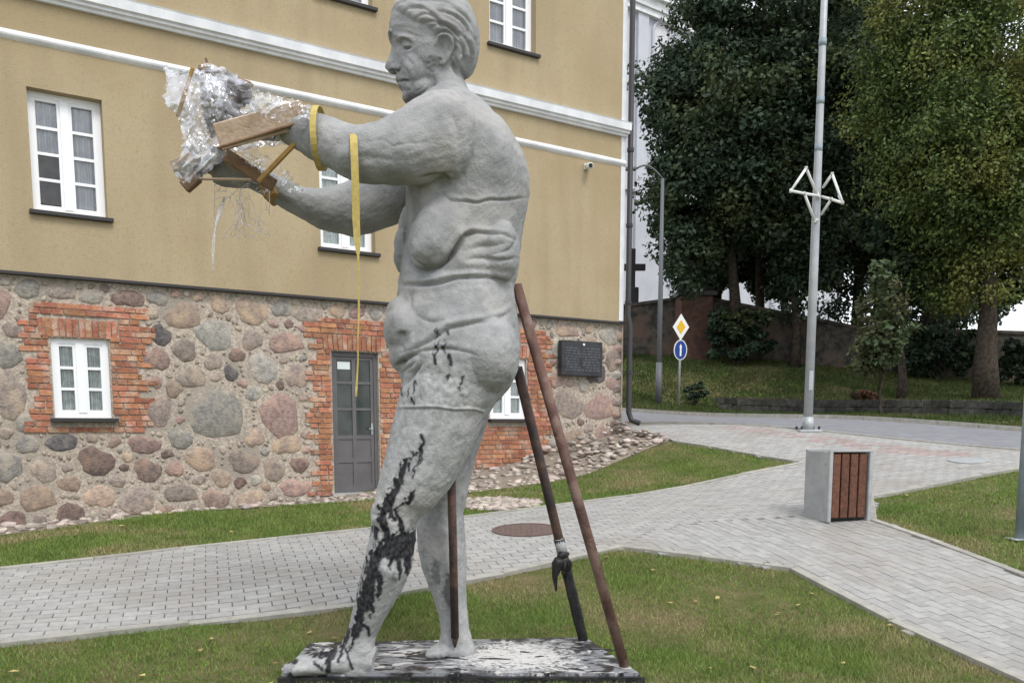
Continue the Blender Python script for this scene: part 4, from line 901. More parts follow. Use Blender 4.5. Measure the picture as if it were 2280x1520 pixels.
def crumple(name, outline, dy, amp, m, seed, seg=26, bulge=.12, fine=7.0, smooth=None):
    rr = random.Random(seed); us = [p[0] for p in outline]; vs_ = [p[1] for p in outline]; P = []; n = len(outline); film = m is M['film']
    for i in range(n):
        a, b = outline[i], outline[(i+1)%n]; k = max(1, int(math.hypot(b[0]-a[0], b[1]-a[1])/6)); nx_, ny_ = (b[1]-a[1]), -(b[0]-a[0]); l = math.hypot(nx_, ny_) or 1
        for j in range(k):
            w_ = (rr.uniform(-3,3)+5*noise.noise(Vector((a[0]+j*.9, a[1]*.1, seed)))*1.6)*(j > 0); P.append((a[0]+(b[0]-a[0])*j/k+nx_/l*w_, a[1]+(b[1]-a[1])*j/k+ny_/l*w_))
    step = 4.5 if film else (max(us)-min(us))/seg; pts = [Vector(p) for p in P]; nb = len(P)
    gx, gy = np.meshgrid(np.arange(min(us), max(us), step), np.arange(min(vs_), max(vs_), step)); gx = gx.ravel()+np.array([rr.uniform(-.3,.3)*step for _ in range(gx.size)]); gy = gy.ravel()+np.array([rr.uniform(-.3,.3)*step for _ in range(gy.size)])
    k = inpoly(gx, gy, P); pts += [Vector((a, b)) for a, b in zip(gx[k], gy[k])]
    r = geometry.delaunay_2d_cdt(pts, [], [list(range(nb))], 1, 1e-4); cu, cv = np.mean(us), np.mean(vs_); ru, rv = (max(us)-min(us))/2, (max(vs_)-min(vs_))/2
    V = []; sd = Vector((0,0,seed*3.1))
    for p in r[0]:
        x, y = p.x/340, p.y/340; e = max(0, 1-((p.x-cu)/ru)**2-((p.y-cv)/rv)**2)
        if film:                       # long pulled folds in changing directions, plus a few sharp creases
            an = .9+1.3*noise.noise(Vector((x*1.6,y*1.6,seed)))+seed*.7; c, s_ = math.cos(an), math.sin(an); a_, b_ = x*c+y*s_, -x*s_+y*c
            q = Vector((a_*fine*.35, b_*fine*1.5, seed)); d = (1-abs(noise.noise(q))*2)*.30+(1-2*abs(noise.noise(q*2.4+sd)))*.16+noise.noise(Vector((x*4,y*4,seed+9)))*.45; off = amp*d
        else:
            q = Vector((x*fine, y*fine, 0))+sd; off = amp*(abs(noise.noise(q))*1.2+abs(noise.noise(q*2.3))*.6-.45)
        V.append(S(p.x, p.y, dy+off-bulge*math.sqrt(e)))
    return pp(name, MB().add(V, r[2]), m, film)
filmpoly = [(366,146),(400,160),(440,150),(462,140),(500,150),(548,182),(590,212),(640,226),(676,236),(690,262),(668,300),(640,320),(560,330),(500,345),(470,372),(440,398),(410,408),(384,384),(380,368),(402,350),(408,300),(398,262),(372,236),(360,215),(380,205)]
crumple('plastic_film', filmpoly, -.30, .15, M['film'], 2, 30, .10, 6)
crumple('plastic_film', [(x*.97+14, y*.97+10) for x, y in filmpoly], .10, .16, M['film'], 5, 24, -.10, 5)
crumple('plastic_film', [(368,150),(400,168),(440,155),(470,165),(500,190),(520,250),(500,300),(470,330),(440,345),(415,330),(410,290),(400,262),(380,236),(364,216)], -.38, .14, M['film'], 8, 22, .10, 6.5)
crumple('plastic_film', [(555,222),(600,205),(645,222),(690,232),(697,262),(680,296),(650,286),(600,262),(560,250)], -.52, .10, M['film'], 17, 22, .05, 12)
crumple('plastic_film', [(520,330),(560,326),(600,350),(640,380),(680,428),(640,424),(600,388),(560,372)], -.18, .10, M['film'], 11, 20, .04, 11)
M['packing'] = mat('dark_packing_foam', (.30,.275,.265), (.10,.09,.09), 9, .7, .6, 60, c3=(.45,.43,.42), s3=9)
M['packing_pale'] = mat('pale_packing', (.50,.47,.36), (.38,.34,.26), 12, .8, .5, 60)
crumple('packing_sheet', [(440,160),(470,150),(520,172),(560,196),(560,225),(520,250),(500,285),(470,310),(452,250)], -.14, .20, M['packing'], 3, 22, .06, 10)
crumple('packing_sheet', [(462,142),(500,156),(556,186),(560,204),(520,196),(480,176)], -.20, .10, M['packing'], 6, 16, .05, 14)
crumple('packing_foam', [(555,225),(580,212),(608,224),(606,246),(570,250)], -.34, .10, M['packing_pale'], 4, 12, .06, 9)
crumple('packing_foam', [(385,372),(410,352),(470,345),(500,352),(470,380),(430,402),(396,398)], -.06, .14, M['packing'], 14, 16, .08, 10)
sh = MB(); rr = random.Random(21)
for k in range(26):                # loose film shreds hanging below
    u, v = rr.uniform(495,590), rr.uniform(405,440); pts = []; uu, vv = u, v; a = rr.uniform(0,6)
    for j in range(16): uu += 7*math.cos(a); vv += 7*math.sin(a)+2.4; a += rr.uniform(-.9,.9); pts.append(S(min(max(uu,478),600), min(vv,528), .02+.05*math.sin(j*.5+k)))
    sh.tube(pts, .0022, 4)
pts = [(500,440),(488,470),(480,500),(478,530),(476,560),(474,585),(470,608)]
for off in (0, 5): sh.tube([S(u+off*math.sin(i*1.3), v, .02) for i, (u, v) in enumerate(pts)], [.006,.008,.006,.005,.004,.006,.003], 6)
pp('film_shreds', sh, M['film'], True)

# ------------------------------------------------------------------ paving stones
RP = W([(1380,1226),(1440,1190),(1560,1163),(1790,1150),(1945,1166),(2280,1289),(2700,1445)]) + [(5.93,2.45),(3.97,2.05)] + W([(2700,1708),(2300,1523),(1985,1383),(1765,1268),(1700,1261),(1560,1242)])
PA = np.array(PAVE)
def slope_frame(x, y, ang):
    e = .15; zx = (tz(x+e, y)-tz(x-e, y))/(2*e); zy = (tz(x, y+e)-tz(x, y-e))/(2*e)
    n = Vector((-zx,-zy,1)).normalized(); X = Vector((math.cos(ang), math.sin(ang), 0)); X = (X-n*X.dot(n)).normalized(); return X, n.cross(X), n
def cells(poly, ang, bl, bw, ymax=99):
    P = np.array(poly); c, s_ = math.cos(ang), math.sin(ang); A = P[:,0]*c+P[:,1]*s_; B = -P[:,0]*s_+P[:,1]*c; out = []
    for r, b in enumerate(np.arange(B.min(), B.max(), bw)):
        for a in np.arange(A.min()-(r % 2)*bl/2, A.max(), bl): out.append((a+bl/2, b+bw/2))
    out = np.array(out); X = out[:,0]*c-out[:,1]*s_; Y = out[:,0]*s_+out[:,1]*c; k = inpoly(X, Y, P) & (Y < ymax); return X[k], Y[k]
PBL, PBW = .205, .103
pb_ = MB().box((-.5,-.5,-.5),(.5,.5,.5)); bm = bmesh.new(); bm.from_mesh(mesh_of('t', pb_.v, pb_.f)); bmesh.ops.bevel(bm, geom=[e for e in bm.edges if min(v.co.z for v in e.verts) > 0], offset=.022, segments=1, affect='EDGES')
PME = bpy.data.meshes.new('paver'); bm.to_mesh(PME); bm.free(); PME.materials.append(M['paver'])
angR = math.atan2(5.664-8.203, 3.376-2.594)
X, Y = cells(RP, angR, PBL, PBW); Z = TZ(X, Y); uv = proj(np.stack([X, Y, Z], 1))
vis = (uv[:,0] > 0) & (uv[:,0] < 2285) & (uv[:,1] < 1525); order = np.lexsort((Y, ~vis)); rp = random.Random(4); restp = MB()
def add_paver(mb, x, y, z, ang, L_, W_, h=.02):
    a, b, n = slope_frame(x, y, ang); c = Vector((x, y, z+h/2+.006+rp.uniform(-.002,.002))); q = Matrix(((a.x*L_,b.x*W_,n.x*h,c.x),(a.y*L_,b.y*W_,n.y*h,c.y),(a.z*L_,b.z*W_,n.z*h,c.z),(0,0,0,1))); return q
BOX5 = [(-.5,-.5,-.5),(.5,-.5,-.5),(.5,.5,-.5),(-.5,.5,-.5),(-.487,-.475,.5),(.487,-.475,.5),(.487,.475,.5),(-.487,.475,.5)]; BOXF = [(4,5,6,7),(0,1,5,4),(1,2,6,5),(2,3,7,6),(3,0,4,7)]
for i, k in enumerate(order):
    q = add_paver(None, X[k], Y[k], Z[k], angR, PBL-.0045, PBW-.0045)
    if i < 298 and vis[k]:
        o = bpy.data.objects.new('paver', PME); COL.objects.link(o); o.parent = paving; o.matrix_local = q
    else: restp.add([q @ Vector(p) for p in BOX5], BOXF)
angM = math.atan2(.317, .948)
X, Y = cells(PAVE, angM, PBL, PBW, 17.5); k = ~inpoly(X, Y, RP); X, Y = X[k], Y[k]; uv = proj(np.stack([X, Y, TZ(X, Y)], 1)); k = (uv[:,0] > -300) & (uv[:,0] < 2600); X, Y = X[k], Y[k]; Z = TZ(X, Y)
pinkc = gnd(1860, 985); pink = MB()
gxx = (TZ(X+.15, Y)-TZ(X-.15, Y))/.3; gyy = (TZ(X, Y+.15)-TZ(X, Y-.15))/.3; ca_, sa_ = math.cos(angM), math.sin(angM)
for x, y, z, zx, zy in zip(X, Y, Z, gxx, gyy):
    n = Vector((-zx,-zy,1)).normalized(); a = Vector((ca_, sa_, 0)); a = (a-n*a.dot(n)).normalized(); b = n.cross(a); c = Vector((x, y, z+.016+rp.uniform(-.0015,.0015)))
    mb = pink if (abs((x-pinkc.x)*.75+(y-pinkc.y)*.66) < .35 and abs((x-pinkc.x)*.66-(y-pinkc.y)*.75) < 2.2 and rp.random() < .75) else restp
    mb.add([c+a*(p[0]*(PBL-.0045))+b*(p[1]*(PBW-.0045))+n*(p[2]*.02) for p in BOX5], BOXF)
o = restp.build('remaining_pavers', M['paver_i'], paving); o['kind'] = 'stuff'
o = pink.build('pink_pavers', M['paver_pink'], paving); o['kind'] = 'stuff'
print('pavers', len(order), len(X))
# edging stones along the lawns
def edging(px, name='edging_stone', wd=.075, hgt=.03, ln=1.0, m=M['kerb'], parent=paving):
    P = [gnd(u, v) for u, v in px]; me = None
    for a, b in zip(P[:-1], P[1:]):
        d = (b-a); L_ = math.hypot(d.x, d.y); n = max(1, round(L_/ln))
        for i in range(n):
            x, y = a.x+d.x*(i+.5)/n, a.y+d.y*(i+.5)/n; l = L_/n-.006; ang = math.atan2(d.y, d.x); X_, Y_, N_ = slope_frame(x, y, ang); c = Vector((x, y, tz(x, y)-.03+hgt))
            o = bpy.data.objects.new(name, KME); COL.objects.link(o); o.parent = parent; h = .08
            o.matrix_local = Matrix(((X_.x*l,Y_.x*wd,N_.x*h,c.x),(X_.y*l,Y_.y*wd,N_.y*h,c.y),(X_.z*l,Y_.z*wd,N_.z*h,c.z),(0,0,0,1)))
KME = PME.copy(); KME.name = 'edging_stone'; KME.materials.clear(); KME.materials.append(M['kerb'])
E_FRONT = [(-300,1463),(0,1437),(420,1390),(830,1338),(1120,1280),(1380,1222),(1560,1243),(1700,1262),(1765,1270),(1985,1385),(2300,1525),(2700,1710)]
E_FAR = [(-300,1305),(0,1272),(400,1226),(820,1182),(1290,1122),(1650,1060),(1790,1032),(1600,1000),(1500,984)]
E_RIGHT = [(2500,1365),(2280,1287),(1945,1163),(1938,1110),(2300,1041)]
edging(E_FRONT); edging(E_FAR); edging(E_RIGHT)
kb = MB(); P = [Vector((x, y, tz(x, y))) for x, y in R0+[(-2,22.5),(-6,26)]]
for a, b in zip(P[:-1], P[1:]):
    d = b-a; n = max(1, int(d.length/.8))
    for i in range(n):
        p, q = a+d*(i/n), a+d*((i+.985)/n); p.z = tz(p.x, p.y); q.z = tz(q.x, q.y); t = (q-p).normalized(); s_ = t.cross(Vector((0,0,1))).normalized()*.07; u_ = Vector((0,0,.045)); w_ = Vector((0,0,-.1))
        kb.add([p-s_+w_,q-s_+w_,q+s_+w_,p+s_+w_,p-s_+u_,q-s_+u_,q+s_+u_,p+s_+u_], [(4,5,6,7),(0,1,5,4),(1,2,6,5),(2,3,7,6),(3,0,4,7)])
o = kb.build('kerb', M['kerb']); o['kind'] = 'structure'
kb = MB(); P = [Vector((x, y, tz(x, y))) for x, y in reversed(R1)] + [Vector((x, y, tz(x, y))) for x, y in [(-9,33)]]
for a, b in zip(P[:-1], P[1:]):
    d = b-a; n = max(1, int(d.length/.8))
    for i in range(n):
        p, q = a+d*(i/n), a+d*((i+.985)/n); p.z = tz(p.x, p.y); q.z = tz(q.x, q.y); t = (q-p).normalized(); s_ = t.cross(Vector((0,0,1))).normalized()*.08; u_ = Vector((0,0,.10)); w_ = Vector((0,0,-.1))
        kb.add([p-s_+w_,q-s_+w_,q+s_+w_,p+s_+w_,p-s_+u_,q-s_+u_,q+s_+u_,p+s_+u_], [(4,5,6,7),(0,1,5,4),(1,2,6,5),(2,3,7,6),(3,0,4,7)])
o = kb.build('kerb', M['kerb']); o['kind'] = 'structure'

# ------------------------------------------------------------------ cobble bed along the wall
wl = lambda s, d=.0: tuple((FO+FT*s+FN*d)[:2])
BED = [wl(S0,.0), wl(-6,.0), wl(-2,0), wl(S1,.0), wl(S1+.1,-1.2)] + W([(1440,962),(1490,982),(1440,1000),(1300,1058),(1180,1080),(1040,1097),(860,1112),(700,1122),(400,1140),(0,1192)]) + [wl(S0,.6)]
bed = sheet('cobble_bed', BED, .25, .006, M['gravel'])
BED2 = W([(1040,1112),(1120,1110),(1195,1116),(1200,1128),(1120,1138),(1040,1132)]); bed2 = sheet('cobble_strip', BED2, .15, .006, M['gravel'])
def cobble_me(seed):
    r = random.Random(seed); bm = bmesh.new(); bmesh.ops.create_icosphere(bm, subdivisions=1, radius=1)
    for v in bm.verts: v.co *= r.uniform(.82,1.12)
    me = bpy.data.meshes.new('cobble'); bm.to_mesh(me); bm.free(); me.polygons.foreach_set('use_smooth', [True]*len(me.polygons)); return me
M['cobble'] = mat('pale_cobble', (.46,.40,.345), (.33,.28,.245), 8, .9, .5, 60, rand=.38, hue=.03, spec=.15)
M['cobble_i'] = mat('pale_cobble_rest', (.46,.40,.345), (.33,.28,.245), 8, .9, .5, 60, island=.38, hue=.03, spec=.15)
CM = [cobble_me(k) for k in range(7)]
for me in CM: me.materials.append(M['cobble'])
pts = []; rc = random.Random(8); Bp = np.array(BED)
def scatter(poly, n, rmin, rmax, heap=0):
    P = np.array(poly); X = np.random.uniform(P[:,0].min(), P[:,0].max(), n); Y = np.random.uniform(P[:,1].min(), P[:,1].max(), n); k = inpoly(X, Y, P)
    for x, y, z in zip(X[k], Y[k], TZ(X[k], Y[k])):
        r = rc.uniform(rmin, rmax)*(1.0+.5*(rc.random() < .12)); lift = 0
        if heap:
            rel = Vector((x, y, 0))-FO; s_ = rel.dot(FT); d = rel.dot(FN)
            if s_ > S1-2.4: lift = max(0, .20*(1-abs(d-.1)/1.3))*min(1, (s_-S1+2.4)/1.0)*rc.random()
        pts.append((x, y, z+lift, r))
scatter(BED, 7200, .03, .07, 1); n1 = len(pts); scatter(BED2, 900, .03, .06)
arr = np.array([p[:3] for p in pts]); uv = proj(arr); size = np.array([p[3] for p in pts])/arr[:,1]
inv = (uv[:,0] > 0) & (uv[:,0] < 2280) & ~((uv[:,0] > 835) & (uv[:,0] < 1000)); rank = np.argsort(-size*inv); rest = [MB(), MB()]
co7 = [[v.co.copy() for v in me.vertices] for me in CM]; fc7 = [[tuple(p.vertices) for p in me.polygons] for me in CM]
for i, k in enumerate(rank):
    x, y, z, r = pts[k]; sx, sy, sz = r*rc.uniform(.9,1.4), r*rc.uniform(.8,1.1), r*rc.uniform(.4,.65); a = rc.uniform(0,6.28); v = rc.randrange(7); par = bed if k < n1 else bed2
    if i < 290:
        o = bpy.data.objects.new('cobble', CM[v]); COL.objects.link(o); o.parent = par; o.location = (x, y, z+sz*.45); o.scale = (sx, sy, sz); o.rotation_euler = (rc.uniform(-.3,.3), rc.uniform(-.3,.3), a)
    else:
        c, s_ = math.cos(a), math.sin(a); rest[0 if k < n1 else 1].add([(x+p.x*sx*c-p.y*sy*s_, y+p.x*sx*s_+p.y*sy*c, z+sz*.45+p.z*sz) for p in co7[v]], fc7[v])
for mb, par in zip(rest, (bed, bed2)):
    if mb.v: o = mb.build('small_cobbles', M['cobble_i'], par, True); o['kind'] = 'stuff'

# ------------------------------------------------------------------ lawns: mown blades
def blades(polys, dens, h0, h1, wd, hide=None):
    VV = []
    for P in polys:
        P = np.array(P); area = (P[:,0].max()-P[:,0].min())*(P[:,1].max()-P[:,1].min()); n = int(area*dens)
        X = np.random.uniform(P[:,0].min(), P[:,0].max(), n); Y = np.random.uniform(P[:,1].min(), P[:,1].max(), n); k = inpoly(X, Y, P)
        if hide is not None: k &= ~inpoly(X, Y, hide)
        X, Y = X[k], Y[k]; Z = TZ(X, Y); uv = proj(np.stack([X, Y, Z], 1)); k = (uv[:,0] > -150) & (uv[:,0] < 3000) & (uv[:,1] < 1950); X, Y, Z = X[k], Y[k], Z[k]
        pat = vnoise(np.stack([X*.5, Y*.5, Z*0], 1), 1.0, 31); k = np.random.rand(len(X)) < np.clip(.78+.25*pat, .3, 1); X, Y, Z, pat = X[k], Y[k], Z[k], pat[k]
        n = len(X); h = np.random.uniform(h0, h1, n)*(1+.25*pat); a = np.random.uniform(0, 6.28, n); b = np.random.uniform(0, 6.28, n); le = np.random.uniform(.2, 1.0, n)*h
        base = np.stack([X, Y, Z-.004], 1); sv = np.stack([np.cos(a), np.sin(a), 0*a], 1)*wd/2; tip = base+np.stack([np.cos(b)*le, np.sin(b)*le, h], 1)
        VV.append(np.stack([base-sv, base+sv, tip], 1).reshape(-1,3))
    V = np.concatenate(VV); return V
plate2 = [(P0.x,P0.y),(P1.x,P1.y),(P2.x,P2.y),(P3.x,P3.y)]
L1 = W([(-400,1475),(0,1440),(420,1393),(830,1341),(1120,1283),(1380,1225),(1560,1247),(1700,1266),(1763,1274),(1982,1389),(2300,1529)]) + [(3.7,3.9),(-6,3.9)]
L2 = W([(-300,1302),(0,1270),(400,1224),(820,1180),(1290,1120),(1650,1058),(1788,1032),(1600,1002),(1500,986),(1440,1000),(1300,1058),(1180,1080),(1040,1097),(860,1112),(700,1122),(400,1140),(0,1192),(-300,1225)])
L3 = W([(2690,1440),(2500,1363),(2280,1284),(1948,1162),(1941,1112),(2300,1043),(2690,992)]) + [(11.5,12),(11,3.5),(5.8,3.5)]
def in_bed2(V): return V
Va = blades([L1], 6500, .018, .045, .0075, plate2); Vb = blades([L2], 3600, .02, .05, .010, BED2); Vc = blades([L3], 2600, .02, .05, .012)
V = np.concatenate([Va, Vb, Vc]); o = link('grass', mesh_np('grass', V, np.arange(len(V)).reshape(-1,3)), M['grass']); tag(o, kind='stuff')
print('blades', len(V)//3)
# rough grass on the bank beyond the road
vb = [tuple(at(u,v,Y)[:2]) for u,v,Y in [(1330,916,26.6),(1400,912,26.6),(1850,928,23.2),(2280,955,19.8),(2600,975,17.5)]] + [(22,30),(22,34),(14,37),(4,37),(2,34)]
V = blades([vb], 520, .05, .13, .03); M['grass_bank'] = leaf_mat('bank_grass', (.068,.100,.022), (.050,.078,.018), (.10,.105,.034), .4, .3)
o = link('bank_grass', mesh_np('bank_grass', V, np.arange(len(V)).reshape(-1,3)), M['grass_bank']); tag(o, kind='stuff')

# ------------------------------------------------------------------ litter bin, posts, covers
bp = gnd(1862, 1157); bin_ = empty('litter_bin', bp, math.radians(11), label='square concrete litter bin with brown wooden slats on the paving', cat='litter bin')
bw, bh = .27, .80
for sx in (-1, 1):
    MB().box((sx*bw-.045*(sx > 0)-.0*(sx < 0), -bw, 0),(sx*bw+.045*(sx < 0), bw, bh), bev=.008).build('side_slab', M['concrete'], bin_)
    bo = MB()
    for yy in (-.17,.17):
        for zz in (.14,.66): bo.tube([(sx*(bw-.002),yy,zz),(sx*(bw+.006),yy,zz)], .016, 10)
    bo.build('bolt', M['galv'], bin_)
for sy in (-1, 1):
    for k in range(4):
        x0 = -bw+.055+k*.1085; MB().box((x0, sy*(bw-.035)-.016, .05),(x0+.092, sy*(bw-.035)+.016, bh-.03), bev=.006).build('slat', M['wood_red'], bin_)
MB().box((-bw+.048,-bw+.06,.03),(bw-.048,bw-.06,bh-.10)).build('liner', M['roomdark'], bin_)
rg = MB(); n = 28; vs = []; 
for k in range(n):
    a = 2*math.pi*k/n; c, s_ = math.cos(a), math.sin(a); q = .222/max(abs(c), abs(s_)); vs += [(c*.155,s_*.155,bh-.012),(c*q,s_*(q+.025),bh-.012),(c*.155,s_*.155,bh-.06)]
rg.add(vs, [(3*k,3*k+1,3*((k+1)%n)+1,3*((k+1)%n)) for k in range(n)]+[(3*k+2,3*k,3*((k+1)%n),3*((k+1)%n)+2) for k in range(n)]); rg.build('top_ring', M['wood_red'], bin_)
MB().box((-bw,-bw+.0,bh-.008),(bw,-bw+.05,bh+.012), bev=.004).build('rim', M['concrete'], bin_)
MB().box((-bw,bw-.05,bh-.008),(bw,bw,bh+.012), bev=.004).build('rim', M['concrete'], bin_)

lp = gnd(1798, 962); lamp = empty('lamp_post', lp, 0, label='tall galvanised lamp post carrying bent white star frames beside the road', cat='lamp post')
MB().tube([(0,0,0),(0,0,3.2),(0,0,6),(0,0,11)], [.082,.074,.062,.042], 18).build('pole', M['galv'], lamp, True)
MB().box((-.20,-.20,0),(.20,.20,.05), bev=.01).build('base_flange', M['galv'], lamp); MB().tube([(0,0,.04),(0,0,.28)], [.105,.095], 18).build('base_collar', M['galv'], lamp, True)
bl = MB()
for sx in (-.155,.155):
    for sy in (-.155,.155): bl.tube([(sx,sy,.04),(sx,sy,.11)], .022, 8)
bl.build('anchor_bolt', M['dark_metal'], lamp)
MB().box((-.04,-.088,.75),(.04,-.06,1.10), bev=.008).build('service_door', M['galv'], lamp)
for v in (95, 225, 330): 
    zz = at(1840, v, lp.y).z-lp.z; MB().tube([(0,0,zz-.06),(0,0,zz+.06)], .068, 14).build('clamp_ring', M['bluegrey'], lamp, True)
MB().tube([(0,0,10.9),(0,-.6,11.25),(0,-1.6,11.35)], [.05,.045,.04], 10).build('arm', M['galv'], lamp, True); MB().box((-.16,-2.2,11.29),(.16,-1.5,11.41), bev=.03).build('lamp_head', M['galv'], lamp)
def star(lines, dys):
    mb = MB()
    for (a, b), dy in zip(lines, dys): mb.tube([at(a[0],a[1],lp.y+dy[0])-lp, at(b[0],b[1],lp.y+dy[1])-lp], .024, 8)
    for (a, b), dy in zip(lines, dys):
        p = at(a[0],a[1],lp.y+dy[0])-lp; mb.tube([p+Vector((0,0,-.03)), p+Vector((0,0,.03))], .028, 8)
    mb.build('star_frame', M['whitebar'], lamp, True)
star([((1795,375),(1761,425)),((1761,425),(1791,431)),((1791,431),(1814,492)),((1795,375),(1819,432)),((1791,431),(1822,436)),((1819,432),(1826,440)),((1814,492),(1822,488))], [(-.5,-.6),(-.6,-.4),(-.4,-.1),(-.5,-.12),(-.4,-.1),(-.12,-.1),(-.1,-.1)])
star([((1853,388),(1832,418)),((1853,388),(1876,452)),((1876,452),(1851,444)),((1851,444),(1828,478)),((1851,444),(1830,438)),((1876,452),(1868,436))], [(-.3,-.1),(-.3,-.5),(-.5,-.4),(-.4,-.12),(-.4,-.1),(-.5,-.3)])

bpz = gnd(2272, 1201); pst = empty('steel_post', bpz, label='blue-grey steel post standing on the lawn right of the litter bin', cat='post')
MB().tube([(0,0,0),(0,0,3.4)], .055, 16).build('pole', M['bluegrey'], pst, True); MB().box((-.11,-.11,0),(.11,.11,.015), bev=.004).build('base_plate', M['concrete'], pst); MB().tube([(0,0,3.4),(0,0,3.44)], [.06,.02], 16).build('cap', M['bluegrey'], pst)
def cover(u, v, r, label, m):
    p = gnd(u, v); X_, Y_, N_ = slope_frame(p.x, p.y, 0); o = empty('manhole_cover', p+N_*.027, label=label, cat='manhole cover', group='round iron covers set in the paving')
    o.rotation_euler = Matrix((X_, Y_, N_)).transposed().to_euler()
    n = 36; mb = MB(); mb.add([(math.cos(2*math.pi*k/n)*q, math.sin(2*math.pi*k/n)*q, z) for q, z in ((r,0),(r,.012),(r*.9,.012),(r*.9,.004)) for k in range(n)], [(i*n+k,i*n+(k+1)%n,(i+1)*n+(k+1)%n,(i+1)*n+k) for i in range(3) for k in range(n)]); mb.build('rim', m, o)
    mb = MB(); mb.add([(math.cos(2*math.pi*k/n)*r*.88, math.sin(2*math.pi*k/n)*r*.88, .009) for k in range(n)], [tuple(range(n))])
    for i in range(-5, 6):
        for j in range(-5, 6):
            if math.hypot(i, j) < 5.2: mb.box((i*r*.15-.014,j*r*.15-.012,.008),(i*r*.15+.012,j*r*.15+.012,.0105))
    mb.build('lid', m, o)
cover(1172, 1185, .37, 'rusty round manhole cover in the paving behind the leaning dark pole', M['cast_iron'])
cover(2155, 1029, .27, 'grey round cover in the paving between the litter bin and the road', M['concrete'])

gp = gnd(1466, 899); gl_ = empty('street_lamp', gp, label='dark grey curved-arm street lamp beside the road in front of the dark trees', cat='street lamp')
gtop = at(1484, 398, gp.y)-gp; MB().tube([(0,0,0),(0,0,gtop.z*.5),(0,0,gtop.z)], [.085,.075,.05], 12).build('pole', M['darkpole'], gl_, True)
ar = [Vector((0,0,gtop.z))]; 
for k in range(1, 8): t = k/7; ar.append(Vector((-.85*t, -.2*t, gtop.z+.40*math.sin(t*2.4)*.9)))
MB().tube(ar, .03, 8).build('arm', M['darkpole'], gl_, True); e = ar[-1]; MB().box((e.x-.45,e.y-.1,e.z-.05),(e.x,e.y+.1,e.z+.04), bev=.02).build('lamp_head', M['darkpole'], gl_); MB().tube([(0,0,0),(0,0,1.3)], .10, 12).build('base_sleeve', M['darkpole'], gl_, True)

sg = gnd(1512, 905); sp_ = at(1520, 728, sg.y)-sg; sgn = empty('road_sign', sg, math.radians(8), label='priority road sign above a round blue arrow sign on one pole', cat='road sign')
MB().tube([(0,0.03,0),(0,.03,sp_.z+.3)], .035, 10).build('pole', M['galv'], sgn, True)
def disc(name, pts, y0, y1, m, par):
    n = len(pts); MB().add([(x,y0,z) for x, z in pts]+[(x,y1,z) for x, z in pts], [tuple(range(n)), tuple(range(2*n-1,n-1,-1))]+[(k,k+n,(k+1)%n+n,(k+1)%n) for k in range(n)]).build(name, m, par)
kx = sg.y/FPX; 
def dia(w_, h_, c): return [(0,c+h_),(-w_,c),(0,c-h_),(w_,c)]
cz = sp_.z; d1 = empty('t') if False else None
o = MB(); disc('priority_plate', dia(18.5*kx,28.5*kx,cz), -.02, .0, M['sign_white'], sgn); disc('yellow_diamond', dia(10*kx,15.5*kx,cz), -.028, -.0215, M['yellow_sign'], sgn)
c2 = at(1518, 779, sg.y).z-sg.z; circ = lambda rx, rz, c, n=28: [(-rx*math.sin(2*math.pi*k/n), c+rz*math.cos(2*math.pi*k/n)) for k in range(n)]
disc('direction_plate', circ(15*kx,22*kx,c2), -.02, 0, M['sign_white'], sgn); disc('blue_disc', circ(13*kx,20*kx,c2), -.028, -.0215, M['blue_sign'], sgn)
a_ = 1.9*kx; hh_ = 13*kx; disc('arrow', [(0,c2+hh_),(-3.4*kx,c2+hh_*.45),(-a_,c2+hh_*.45),(-a_,c2-hh_),(a_,c2-hh_),(a_,c2+hh_*.45),(3.4*kx,c2+hh_*.45)], -.036, -.030, M['sign_white'], sgn)

# ------------------------------------------------------------------ beyond the road
def wall_seg(name, A, B, ztopA, ztopB, th, m, **k):
    A, B = Vector(A), Vector(B); d = Vector((B.x-A.x, B.y-A.y, 0)); t = d.normalized(); s_ = Vector((-t.y, t.x, 0))*th; mb = MB(); n = max(2, int(d.length/.45)); root = empty(name, (A.x, A.y, min(tz(A.x,A.y),tz(B.x,B.y))-.5), **k); off = Vector(root.location)
    nz_ = 7; vs = []
    for i in range(n+1):
        f = i/n; p = A+d*f; zb = tz(p.x, p.y)-.4; zt = ztopA+(ztopB-ztopA)*f
        for j in range(nz_+1):
            q = Vector((p.x, p.y, zb+(zt-zb)*j/nz_)); q += s_.normalized()*(-.05*noise.noise(q*1.7)); vs.append(q-off)
    w_ = nz_+1; mb.add(vs, [(i*w_+j,(i+1)*w_+j,(i+1)*w_+j+1,i*w_+j+1) for i in range(n) for j in range(nz_)])
    zb = min(tz(A.x,A.y), tz(B.x,B.y))-.4
    for p0, p1, z0_, z1_ in ((A,B,ztopA,ztopB),):
        a, b = Vector((A.x,A.y,ztopA))-off, Vector((B.x,B.y,ztopB))-off; mb.add([a,b,b+s_,a+s_], [(0,1,2,3)]); lo = Vector((0,0,-2.6)); mb.add([a+s_,b+s_,b+s_+lo,a+s_+lo], [(0,1,2,3)]); mb.add([a,a+s_,a+s_+lo,a+lo], [(0,1,2,3)]); mb.add([b,b+s_,b+s_+lo,b+lo], [(0,1,2,3)])
    mb.build('masonry', m, root, True)
    cp_ = MB(); a, b = Vector((A.x,A.y,ztopA))-off-s_*.15, Vector((B.x,B.y,ztopB))-off-s_*.15; u_ = Vector((0,0,.12)); cp_.add([a,b,b+s_*1.3,a+s_*1.3,a+u_,b+u_,b+s_*1.3+u_,a+s_*1.3+u_], [(0,1,5,4),(1,2,6,5),(2,3,7,6),(3,0,4,7),(4,5,6,7),(3,2,1,0)]); cp_.build('coping', M['wallstone'], root); return root
